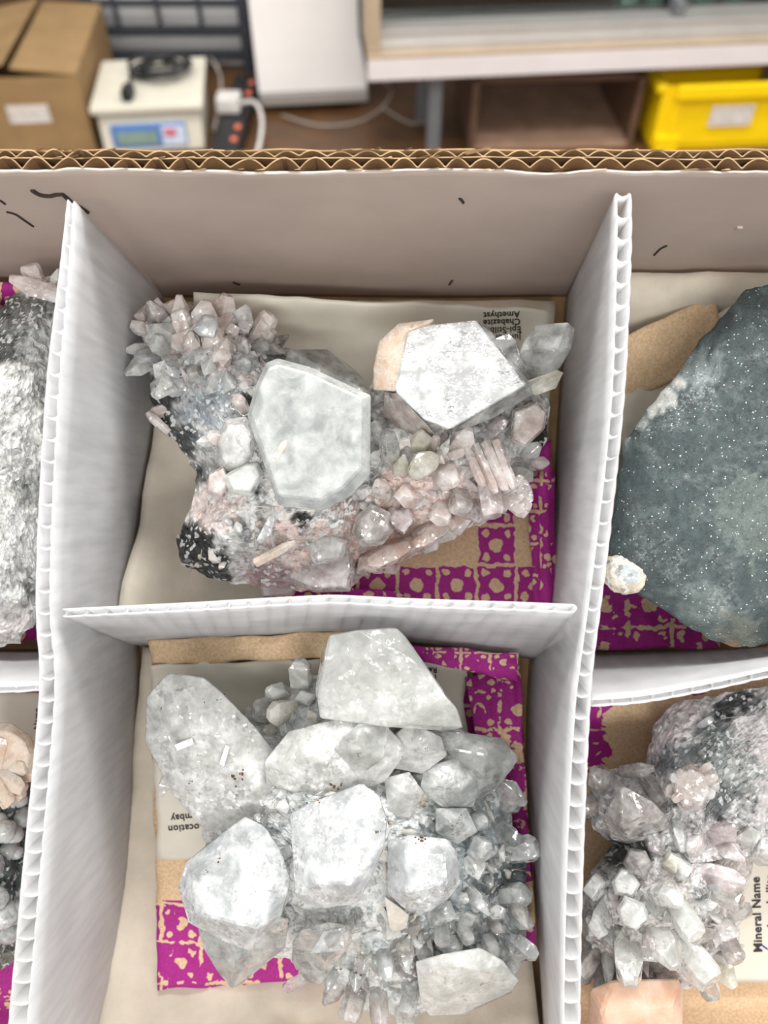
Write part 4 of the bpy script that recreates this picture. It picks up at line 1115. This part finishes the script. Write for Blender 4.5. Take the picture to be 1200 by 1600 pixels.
# --- lower middle specimen
Bm = Thing('mineral_specimen', 'white glassy crystal cluster of blocky crystals in the lower middle compartment', 'mineral', P(540, 1330, -88))
outB = [(250, 1150), (300, 1090), (360, 1110), (420, 1130), (430, 1080), (500, 1050), (600, 1080), (680, 1120), (760, 1160), (790, 1215), (800, 1290), (826, 1345), (812, 1420), (830, 1490), (790, 1540), (700, 1580),
        (630, 1592), (560, 1575), (500, 1535), (455, 1500), (400, 1490), (330, 1440), (330, 1340), (300, 1250)]
rock(Bm, outB, -68, -44, -88, [(168, 175, 177), (204, 210, 211), (222, 226, 226), (234, 236, 236), WHITE, (232, 230, 225)],
     blobs=[(760, 1330, 100, (158, 170, 174), .8), (720, 1440, 100, (150, 158, 160), .8), (800, 1370, 40, (92, 100, 102), .9), (690, 1230, 60, (206, 212, 210), .7), (660, 1230, 24, (236, 226, 208), .9),
            (516, 1228, 12, (80, 60, 44), 1), (370, 1218, 11, (120, 96, 78), .9), (600, 1290, 12, (120, 100, 90), .8), (640, 1500, 40, (130, 124, 124), .8)],
     lumps=[(520, 1330, 120, 10), (520, 1190, 90, 6), (600, 1080, 70, 8)], N=220, R=64, disp=3.0, center=(560, 1320), seed=9, fine=.9)
hull(Bm, [(228, 1088, -42), (262, 1050, -42), (320, 1058, -40), (346, 1080, -40), (396, 1130, -42), (440, 1186, -46), (226, 1160, -46), (250, 1196, -46), (268, 1240, -48), (312, 1292, -50), (345, 1308, -52),
          (300, 1110, -35), (340, 1150, -35), (280, 1150, -36), (400, 1230, -40), (260, 1120, -37), (420, 1290, -48), (280, 1100, -78), (360, 1180, -80), (300, 1200, -80), (400, 1270, -80)], 'cloudy', .0006, label='long grey translucent prism')
for q in ([(271, 1164), (300, 1152), (304, 1163), (276, 1174)], [(342, 1195), (352, 1163), (360, 1165), (350, 1200)]):  # slivers added and tilted to stand as bright glints on the prism
    block(Bm, q, -34.0, 5, 'milky', 0, 10.5, .9, .5, .8, bev=.0001, label='small glinting facet')
cr(Bm, 330, 1330, 30, 26, 260, 30, 'clear', z=-60); cr(Bm, 262, 1215, 30, 26, 250, 10, 'cloudy', z=-58)
# tall blocky crystal at the top
hull(Bm, [(515, 992, -24), (560, 984, -21), (619, 980, -20), (633, 993, -20), (656, 1040, -19), (697, 1090, -19), (640, 1130, -25), (600, 1136, -27), (500, 1122, -30), (497, 1088, -29),
          (492, 1080, -33), (505, 1000, -40), (716, 1110, -25), (724, 1137, -31), (690, 1142, -34), (560, 1040, -68), (620, 1040, -68), (640, 1110, -68), (530, 1110, -68)], 'milky', .0005, label='tall blocky crystal')
hull(Bm, [(698, 1090, -20.5), (716, 1110, -25), (724, 1137, -31), (692, 1143, -34), (636, 1133, -26), (660, 1120, -60), (690, 1120, -60)], 'clear', .0003)
for a in ((440, 1088, 40, 44, 130, 50, 'milky'), (470, 1060, 38, 46, 90, 30, 'cloudy'), (450, 1110, 42, 40, 180, 50, 'cream'), (480, 1095, 34, 36, 100, 65, 'milky'), (425, 1105, 34, 36, 190, 40, 'cloudy'), (400, 1125, 28, 26, 120, 30, 'cloudy'),
          (490, 1120, 34, 30, 60, 70, 'cream'), (430, 1140, 30, 28, 160, 60, 'cream')):
    cr(Bm, *a)
hull(Bm, [(412, 1190, -38), (450, 1142, -36), (530, 1120, -32), (600, 1130, -31), (640, 1170, -34), (602, 1222, -36), (520, 1252, -38), (450, 1235, -38), (415, 1226, -42), (480, 1180, -30), (560, 1160, -28), (540, 1210, -31),
          (470, 1200, -66), (600, 1180, -66)], 'cloudy', .0005)
hull(Bm, [(520, 1170, -29), (560, 1130, -28), (610, 1130, -29), (600, 1185, -29), (560, 1215, -31), (560, 1170, -26), (550, 1180, -56)], 'clear', .0003)
hull(Bm, [(600, 1160, -36), (640, 1128, -34), (690, 1150, -36), (700, 1180, -38), (660, 1210, -38), (610, 1200, -38), (650, 1165, -31), (650, 1180, -66)], 'cloudy', .0004)
hull(Bm, [(660, 1200, -40), (720, 1180, -40), (756, 1215, -44), (740, 1262, -48), (690, 1262, -44), (655, 1235, -42), (705, 1220, -36), (700, 1230, -66)], 'greyblue', .0004)
hull(Bm, [(600, 1215, -38), (640, 1205, -38), (664, 1240, -40), (640, 1280, -42), (605, 1270, -40), (630, 1240, -35), (630, 1240, -60)], 'cloudy', .0003)
hull(Bm, [(680, 1262, -42), (730, 1262, -45), (748, 1300, -48), (715, 1320, -46), (680, 1300, -42), (708, 1285, -39), (710, 1290, -66)], 'greyblue', .0004)
hull(Bm, [(655, 1148, -40), (700, 1140, -38), (774, 1152, -38), (784, 1153, -39), (812, 1184, -44), (801, 1202, -46), (774, 1234, -50), (740, 1256, -52), (756, 1215, -38), (762, 1180, -35), (700, 1170, -36), (700, 1190, -66), (740, 1190, -66)], 'clear', .0004, label='clear pointed crystal')
# the three bright blocks in front
hull(Bm, [(383, 1274, -37), (414, 1290, -35), (440, 1330, -30), (456, 1376, -28), (440, 1432, -25), (391, 1488, -24), (345, 1470, -26), (294, 1443, -30), (277, 1385, -35), (290, 1346, -37), (336, 1310, -36),
          (390, 1306, -30), (430, 1366, -24), (402, 1450, -17.5), (318, 1430, -22), (312, 1366, -29), (380, 1340, -64), (420, 1400, -64), (340, 1400, -64)], 'white', .0006, label='bright white blocky crystal')
hull(Bm, [(308, 1452, -44), (318, 1484, -46), (340, 1520, -50), (362, 1546, -54), (380, 1536, -54), (446, 1482, -48), (452, 1436, -42), (400, 1420, -38), (330, 1440, -40), (370, 1500, -42), (380, 1430, -70), (420, 1450, -70)], 'clear', .0004, label='clear pointed crystal')
hull(Bm, [(452, 1272, -32), (480, 1255, -32), (536, 1245, -30), (565, 1222, -31), (592, 1240, -30), (606, 1280, -27), (602, 1322, -24), (580, 1372, -22), (560, 1412, -22), (500, 1422, -24), (460, 1402, -26), (455, 1340, -29),
          (540, 1270, -25), (580, 1290, -23), (545, 1380, -15), (480, 1300, -26), (490, 1380, -19), (500, 1320, -62), (570, 1320, -62)], 'white', .0006, label='bright white crystal at the centre')
hull(Bm, [(605, 1312, -34), (640, 1304, -33), (700, 1310, -33), (714, 1330, -32), (720, 1380, -29), (700, 1406, -28), (670, 1426, -28), (630, 1420, -29), (605, 1396, -30), (634, 1330, -28.5), (694, 1334, -28), (697, 1378, -23), (636, 1396, -22.5),
          (640, 1350, -62), (700, 1370, -62)], 'white', .0005, label='white squarish crystal')
hull(Bm, [(600, 1400, -34), (628, 1420, -34), (640, 1430, -36), (636, 1450, -42), (610, 1460, -42), (610, 1430, -60)], 'cream', .0003)
hull(Bm, [(470, 1452, -38), (512, 1440, -34), (546, 1446, -34), (552, 1470, -38), (530, 1502, -42), (500, 1540, -46), (478, 1535, -48), (455, 1502, -48), (456, 1470, -44), (520, 1470, -32), (490, 1480, -66), (520, 1490, -66)], 'clear', .0004)
hull(Bm, [(484, 1490, -35.5), (505, 1455, -33), (540, 1448, -32.6), (538, 1485, -34.6), (510, 1490, -40)], 'white', .0002)
hull(Bm, [(648, 1502, -46), (690, 1490, -42), (750, 1480, -40), (786, 1500, -42), (812, 1532, -48), (800, 1549, -52), (720, 1586, -56), (670, 1588, -56), (655, 1562, -54), (660, 1530, -48), (720, 1510, -39), (770, 1518, -41), (700, 1560, -50),
          (700, 1530, -80), (760, 1530, -80)], 'milky', .0005, label='milky crystal at the lower right corner')
hull(Bm, [(740, 1568, -54), (812, 1534, -49), (800, 1552, -54), (720, 1588, -60), (752, 1535, -44), (770, 1560, -70)], 'smoky', .0003)
for a in ((560, 1548, 44, 40, -110, 30, 'smoky'), (590, 1550, 48, 36, -85, 30, 'smoky'), (530, 1540, 36, 30, -140, 30, 'smoky'), (630, 1575, 40, 34, -80, 30, 'greyblue'), (645, 1550, 36, 30, -120, 50, 'greyblue'),
          (560, 1510, 40, 34, -100, 60, 'clear'), (600, 1490, 44, 30, -70, 60, 'greyblue'), (630, 1470, 50, 28, -80, 55, 'clear'), (660, 1480, 44, 26, -60, 55, 'greyblue'), (470, 1530, 30, 24, 200, 20, 'clear'),
          (790, 1260, 40, 40, 40, 40, 'clear'), (780, 1290, 44, 34, -30, 50, 'clear'), (800, 1330, 44, 44, 20, 25, 'greyblue'), (790, 1400, 44, 44, 30, 40, 'greyblue'), (805, 1430, 34, 34, -20, 40, 'greyblue'),
          (770, 1430, 40, 34, 80, 55, 'cloudy'), (760, 1465, 36, 30, -60, 55, 'cloudy'), (740, 1400, 46, 34, -30, 60, 'greyblue'), (745, 1330, 60, 50, 70, 60, 'greyblue'), (740, 1285, 50, 44, 60, 60, 'greyblue'),
          (815, 1475, 30, 30, -30, 30, 'greyblue'), (690, 1440, 40, 30, -90, 65, 'clear'), (720, 1445, 36, 24, -40, 60, 'cloudy')):
    cr(Bm, *a)
# small cream blades strewn over it
for x, y, an, L in ((560, 1228, 20, 34), (540, 1190, 70, 30), (600, 1205, 60, 40), (672, 1215, -50, 36), (700, 1235, -45, 44), (730, 1250, -50, 30), (655, 1230, 80, 40), (640, 1250, 30, 36), (590, 1262, -60, 44),
                    (600, 1350, -85, 30), (612, 1372, 0, 34), (596, 1420, -50, 34), (640, 1440, 60, 30), (632, 1478, 70, 36), (670, 1470, -80, 40), (700, 1480, 30, 34), (555, 1550, 70, 26), (420, 1235, 40, 30), (395, 1200, 20, 26),
                    (350, 1290, 60, 24), (560, 1470, -75, 36), (580, 1500, -80, 30), (620, 1540, 20, 30), (680, 1190, -60, 26), (630, 1300, 10, 30), (720, 1215, -40, 34), (760, 1260, -60, 30)):
    cr(Bm, x, y, L * .8, L * .32, an, 25, 'cream', 5, .3, .4, .5, sink=.6, name='blade')
for x, y, sz, m in ((452, 1392, 34, 'cloudy'), (446, 1420, 40, 'white'), (470, 1425, 30, 'cloudy'), (455, 1330, 26, 'white'), (604, 1330, 26, 'cream'), (600, 1300, 22, 'cloudy'), (440, 1260, 30, 'cloudy'), (470, 1245, 26, 'clear'),
                    (560, 1430, 44, 'clear'), (600, 1440, 40, 'cloudy'), (580, 1465, 36, 'greyblue'), (640, 1445, 40, 'clear'), (560, 1230, 30, 'cloudy'), (620, 1245, 34, 'clear'), (690, 1425, 40, 'greyblue'), (730, 1350, 40, 'cloudy')):
    chunk(Bm, x, y, sz, m, rnd, .8, 10, .3, 1.2)
scatter(Bm, [(640, 1150), (790, 1200), (820, 1350), (810, 1480), (700, 1490), (620, 1440), (720, 1400), (730, 1310), (620, 1290)], 80, (12, 34), (.5, 1.0), ['greyblue', 'clear', 'cloudy', 'greyblue', 'smoky'], (660, 1340), (25, 75), seed=5)
scatter(Bm, [(440, 1420), (640, 1420), (660, 1560), (560, 1570), (470, 1510)], 40, (12, 32), (.5, .9), ['clear', 'cloudy', 'white', 'smoky', 'greyblue'], (560, 1420), (25, 70), seed=6)
scatter(Bm, [(330, 1200), (460, 1220), (600, 1240), (450, 1300), (380, 1280)], 30, (10, 24), (.5, .9), ['cloudy', 'cloudy', 'cream', 'clear'], None, (25, 70), seed=7)
scatter(Bm, [(430, 1060), (500, 1060), (640, 1140), (640, 1240), (480, 1240), (420, 1180)], 34, (10, 26), (.5, .9), ['cloudy', 'clear', 'white', 'milky'], None, (25, 70), seed=8)

M['rust'] = plain('rusty_brown_grain', (104, 78, 56), 0.8, var=0.3, scale=500)
bpy.context.view_layer.update(); dg_ = bpy.context.evaluated_depsgraph_get(); BI = BOX.inverted()
bm = bmesh.new()
for x, y, sz in ((340, 1346, 6), (322, 1362, 5), (297, 1420, 4), (372, 1216, 10), (366, 1222, 8), (376, 1208, 7), (520, 1228, 9), (528, 1224, 7), (560, 1180, 4), (668, 1170, 4), (432, 1092, 4), (660, 1310, 10), (672, 1314, 8), (650, 1312, 6),
                 (592, 1302, 6), (598, 1330, 5), (606, 1280, 5), (712, 1288, 6), (718, 1278, 5), (460, 1268, 5), (420, 1290, 5), (455, 1445, 6), (530, 1510, 6), (560, 1525, 7), (545, 1516, 5), (500, 1250, 5), (255, 1110, 4), (320, 1095, 5), (345, 1090, 6), (300, 1220, 5)):
    for j in range(3):
        xx, yy = x + rnd.uniform(-sz, sz), y + rnd.uniform(-sz, sz)
        hit = SC.ray_cast(dg_, BOX @ EYE, BOX.to_3x3() @ ray(xx, yy))
        if not hit[0]: continue
        p = BI @ hit[1]; R_ = sz * .5 * rnd.uniform(.3, .7) * (DIST - p.z) / FPX
        vs = bmesh.ops.create_icosphere(bm, subdivisions=1, radius=R_)['verts']
        for v in vs: v.co = Vector((v.co.x * rnd.uniform(.6, 1.4), v.co.y * rnd.uniform(.6, 1.4), v.co.z * .5)) + p
Bm.part('rusty_grains', bm, M['rust'], stuff=True)

# --- right column, upper: dark slab
D = Thing('mineral_slab', 'dark grey green slab with sparkling surface leaning in the upper right compartment', 'mineral', P(1150, 760, -80))
outD = [(1165, 452), (1200, 444), (1300, 440), (1380, 520), (1420, 700), (1400, 900), (1300, 990), (1200, 1006), (1150, 1012), (1100, 996), (1050, 962), (1000, 930), (956, 896), (950, 870), (962, 780), (975, 692), (1010, 640), (1062, 580), (1086, 540)]
DG, DG2, DG3 = (58, 70, 71), (70, 82, 84), (86, 98, 98)
rock(D, outD, -38, -30, -74, [DG, DG, DG2, DG, DG3, DG2], blobs=[(1090, 575, 40, (128, 138, 138), .8), (1040, 620, 20, (190, 192, 186), .9), (1020, 640, 14, (196, 196, 190), .9), (1060, 596, 12, (190, 190, 186), .9), (1000, 660, 12, (170, 172, 168), .8), (1143, 1007, 9, (214, 110, 76), 1),
     (1100, 960, 50, (120, 132, 128), .6), (1180, 800, 70, (116, 126, 120), .6), (1130, 700, 50, (84, 96, 96), .5), (975, 690, 14, (150, 156, 152), .7), (1150, 1000, 40, (130, 132, 116), .6)],
     lumps=[(1080, 580, 60, -3), (1000, 800, 70, 2)], pw=6, disp=1.3, dscale=.016, fine=.08, smoothsh=True, center=(1180, 740), mat='darkrock', seed=14, edge=4)
bm = bmesh.new(); bmesh.ops.create_icosphere(bm, subdivisions=4, radius=.0078)
for v in bm.verts:
    v.co *= 1 + .12 * noise.fractal(v.co * 500, 1, 2, 3); v.co.z *= .6
    v.co += P(978, 894, -37)
o = D.part('nodule', bm, M['rock'], True, label='pale round nodule')
ca = o.data.color_attributes.new('Col', 'FLOAT_COLOR', 'POINT')
pc = P(978, 894, -37) - D.base
for i, v in enumerate(o.data.vertices):
    d = (v.co - pc).xy.length / .0066
    c = [a + (b - a) * sstep(.35, .8, d + .3 * noise.noise(v.co * 400)) for a, b in zip((196, 204, 206), (226, 214, 196))]
    ca.data[i].color = (*lin(c), 1)

# --- left column, upper: white druse rock
G = Thing('mineral_specimen', 'rough white and grey druse rock with one small pink crystal in the left column', 'mineral', P(-40, 720, -86))
outG = [(-160, 500), (-60, 480), (0, 478), (40, 452), (64, 434), (92, 428), (104, 470), (100, 560), (92, 700), (80, 830), (68, 930), (56, 970), (30, 1000), (0, 1012), (-80, 1000), (-170, 950), (-210, 800), (-200, 620)]
rock(G, outG, -60, -36, -86, [(150, 152, 152), (226, 228, 228), (244, 244, 242), (240, 242, 238), (248, 247, 244), (250, 249, 246)], blobs=[(40, 480, 40, (120, 122, 120), .9), (10, 500, 40, (130, 132, 132), .8), (10, 545, 26, (80, 82, 82), .9), (70, 470, 30, (110, 112, 110), .8), (60, 540, 40, (170, 174, 172), .7),
     (70, 620, 26, (150, 152, 150), .8), (50, 760, 30, (160, 162, 160), .7), (55, 920, 20, (150, 152, 150), .8), (20, 900, 26, (190, 190, 190), .7), (0, 470, 26, (60, 60, 58), .8), (20, 980, 40, (236, 228, 226), .7)],
     lumps=[(20, 650, 120, 4)], disp=3.2, dscale=.035, fine=1.2, center=(-50, 730), seed=21, edge=8)
cr(G, 72, 452, 56, 34, 165, 15, 'pinkish', z=-52); cr(G, 60, 448, 36, 34, 100, 35, 'pinkish', z=-54); cr(G, 88, 440, 24, 22, 60, 40, 'cloudy', z=-54)
scatter(G, [(0, 560), (80, 560), (60, 940), (10, 1000), (0, 900)], 60, (6, 16), (.6, 1.1), ['white', 'white', 'milky', 'cloudy'], None, (30, 85), seed=9, chunky=1)

# --- left column, lower: peach fan and dark botryoidal rock
H = Thing('mineral_specimen', 'dark grey knobbly rock with white balls and a peach fan at lower left', 'mineral', P(-60, 1350, -88))
outH = [(-180, 1230), (-60, 1200), (20, 1200), (56, 1220), (52, 1300), (46, 1380), (38, 1450), (26, 1500), (0, 1515), (-80, 1520), (-180, 1480)]
rock(H, outH, -70, -52, -88, [(56, 64, 64), (86, 96, 94), (104, 112, 110), (70, 78, 78), (128, 134, 132)], blobs=[(20, 1480, 40, (150, 146, 140), .6)], lumps=[(10, 1430, 50, 4)], disp=4, dscale=.03, center=(-60, 1360), seed=27)
for x, y, r in ((33, 1248, 12), (36, 1275, 16), (8, 1296, 19), (24, 1302, 14), (14, 1326, 16), (26, 1330, 12), (2, 1280, 12), (40, 1390, 14), (10, 1425, 22), (30, 1420, 18), (-4, 1400, 20), (18, 1450, 20), (-10, 1350, 18), (-30, 1300, 16)):
    p, n = surf(H, x, y); k = (DIST - p.z) / FPX
    bm = bmesh.new(); bmesh.ops.create_icosphere(bm, subdivisions=3, radius=r * k)
    for v in bm.verts:
        v.co *= 1 + .18 * noise.fractal(v.co * 300 + Vector((x, y, 0)), 1, 2, 3)
        v.co += p + Vector((0, 0, r * k * .4))
    H.part('ball', bm, M['milky' if y < 1340 else 'greyblue'], True)
for i in range(13):      # fan of peach blades
    an = -62 + i * 11
    L = 70 * (1 - .1 * abs(i - 6) / 6)
    cr(H, -12, 1205, L, 30, an + rnd.uniform(-4, 4), 10 + 12 * math.sin(i * 2.1), 'peach', 6, .12, .7, .45, z=-52 + 2 * math.sin(i * 1.7), name='blade')
block(H, [(-70, 1150), (-20, 1126), (20, 1130), (48, 1150), (60, 1180), (56, 1210), (20, 1236), (-40, 1240)], -48, 14, 'peach', 2, -3, .7, 4, .7, name='fan', label='peach coloured fan')

# --- right column, lower: pale cluster on druse
E = Thing('mineral_specimen', 'pale grey crystal cluster with peach slab and white druse in the lower right compartment', 'mineral', P(1100, 1330, -88))
outE = [(1020, 1130), (1050, 1100), (1100, 1090), (1160, 1078), (1240, 1066), (1340, 1080), (1380, 1200), (1360, 1310), (1250, 1330), (1180, 1330), (1160, 1420), (1150, 1500), (1090, 1545), (1000, 1550), (930, 1540), (912, 1480), (908, 1400),
        (925, 1360), (960, 1320), (925, 1290), (920, 1220), (960, 1200), (1010, 1200)]
rock(E, outE, -66, -42, -88, [(120, 124, 126), (168, 170, 172), (206, 202, 202), (222, 216, 216), (196, 196, 196)], blobs=[(1110, 1160, 44, (110, 120, 120), .85), (1130, 1110, 18, (50, 54, 54), .9), (1160, 1095, 22, (56, 60, 60), .9), (1060, 1120, 40, (226, 214, 214), .8), (1050, 1190, 26, (120, 128, 134), .7),
     (1180, 1150, 40, (224, 220, 222), .7), (1130, 1210, 60, (168, 174, 172), .7), (1120, 1250, 30, (100, 104, 106), .8), (975, 1330, 40, (84, 88, 84), .9), (1010, 1440, 80, (212, 208, 204), .8), (960, 1500, 50, (190, 180, 174), .8), (1060, 1240, 16, (90, 94, 96), .8)],
     lumps=[(1040, 1430, 80, 8), (1120, 1150, 80, 4), (970, 1330, 40, -10)], disp=3, center=(1080, 1350), seed=33, N=240, R=70, fine=.8)
hull(E, [(970, 1228, -38), (980, 1230, -38), (1020, 1252, -39), (1040, 1272, -42), (1052, 1300, -46), (1010, 1304, -46), (982, 1319, -48), (955, 1312, -50), (940, 1282, -48), (948, 1262, -44), (1000, 1275, -34), (970, 1290, -36), (985, 1280, -70), (1020, 1290, -70)], 'smoky', .0004, label='grey pointed crystal')
for i in range(13):      # scalloped rosette
    an = i / 13 * 360
    an += rnd.uniform(-12, 12); cr(E, 1080 + 18 * math.cos(math.radians(an)), 1228 - 20 * math.sin(math.radians(an)), rnd.uniform(14, 30), rnd.uniform(18, 30), an, rnd.uniform(5, 45), rnd.choice(('lilac', 'pinkish', 'cloudy')), 5, .25, .6, .6, z=-42 + rnd.uniform(-3, 3))
block(E, [(1050, 1205), (1080, 1192), (1108, 1208), (1116, 1240), (1100, 1266), (1064, 1268), (1046, 1240)], -38, 20, 'pinkish', 2, -2, .75, 4, name='rosette', label='pale pink rosette')
for a in ((945, 1225, 44, 44, 130, 30, 'smoky'), (985, 1205, 40, 30, 20, 30, 'smoky'), (930, 1255, 30, 34, 190, 30, 'smoky'), (1015, 1225, 40, 36, -60, 50, 'smoky'), (1060, 1290, 44, 26, -100, 50, 'greyblue'),
          (1090, 1320, 44, 40, 160, 50, 'lilac'), (1120, 1305, 50, 46, 70, 50, 'lilac'), (1135, 1320, 36, 40, -40, 50, 'lilac'), (1045, 1350, 34, 34, 100, 55, 'yellowish'), (1170, 1310, 40, 46, 110, 45, 'cloudy'), (1195, 1330, 50, 50, 60, 60, 'cloudy'),
          (1105, 1365, 56, 44, -8, 25, 'lilac'), (1120, 1395, 40, 36, -10, 45, 'clear'), (940, 1385, 44, 46, 150, 50, 'cloudy'), (975, 1380, 44, 50, 110, 60, 'cloudy'), (1000, 1360, 50, 44, 120, 40, 'smoky'), (945, 1425, 46, 44, 200, 55, 'cloudy'),
          (985, 1420, 50, 50, 130, 70, 'cloudy'), (1030, 1400, 50, 46, 60, 65, 'cloudy'), (1060, 1420, 50, 46, -60, 60, 'milky'), (1030, 1460, 56, 60, -70, 60, 'cloudy'), (980, 1480, 60, 54, -110, 60, 'cloudy'), (1070, 1480, 60, 50, -50, 45, 'cloudy'),
          (930, 1490, 50, 44, 210, 40, 'smoky'), (950, 1520, 50, 40, -110, 40, 'smoky'), (1000, 1520, 46, 44, -90, 50, 'smoky'), (1110, 1450, 44, 40, 10, 40, 'smoky'), (1140, 1430, 44, 38, 60, 40, 'clear'), (1135, 1470, 34, 34, -70, 50, 'smoky'),
          (1120, 1500, 44, 36, -60, 35, 'yellowish'), (1105, 1530, 30, 30, -80, 30, 'clear')):
    cr(E, *a)
hull(E, [(1088, 1413, -33), (1104, 1404, -31), (1124, 1412, -31.4), (1112, 1424, -33), (1094, 1424, -34), (1104, 1414, -44)], 'white', .0002)  # white chips, this and the next, added where the cluster glints
hull(E, [(1106, 1384, -32.5), (1118, 1380, -31), (1128, 1394, -32), (1118, 1398, -33), (1116, 1390, -42)], 'white', .0002)
scatter(E, [(915, 1380), (1100, 1350), (1150, 1400), (1140, 1500), (1060, 1540), (930, 1530)], 60, (14, 34), (.5, 1.0), ['cloudy', 'smoky', 'clear', 'milky', 'lilac'], (1030, 1440), (25, 75), seed=10)
scatter(E, [(1030, 1120), (1200, 1085), (1200, 1300), (1120, 1290), (1050, 1190)], 46, (6, 16), (.7, 1.1), ['cloudy', 'white', 'greyblue', 'lilac'], None, (30, 85), seed=11)
hull(E, [(921, 1545, -50), (960, 1530, -46), (1064, 1528, -46), (1068, 1545, -50), (1066, 1660, -50), (960, 1670, -50), (924, 1640, -52), (918, 1580, -52), (940, 1580, -43), (1050, 1570, -42), (1050, 1650, -44), (960, 1650, -45), (950, 1600, -84), (1040, 1600, -84)], 'peachslab', .0008, label='peach coloured slab')
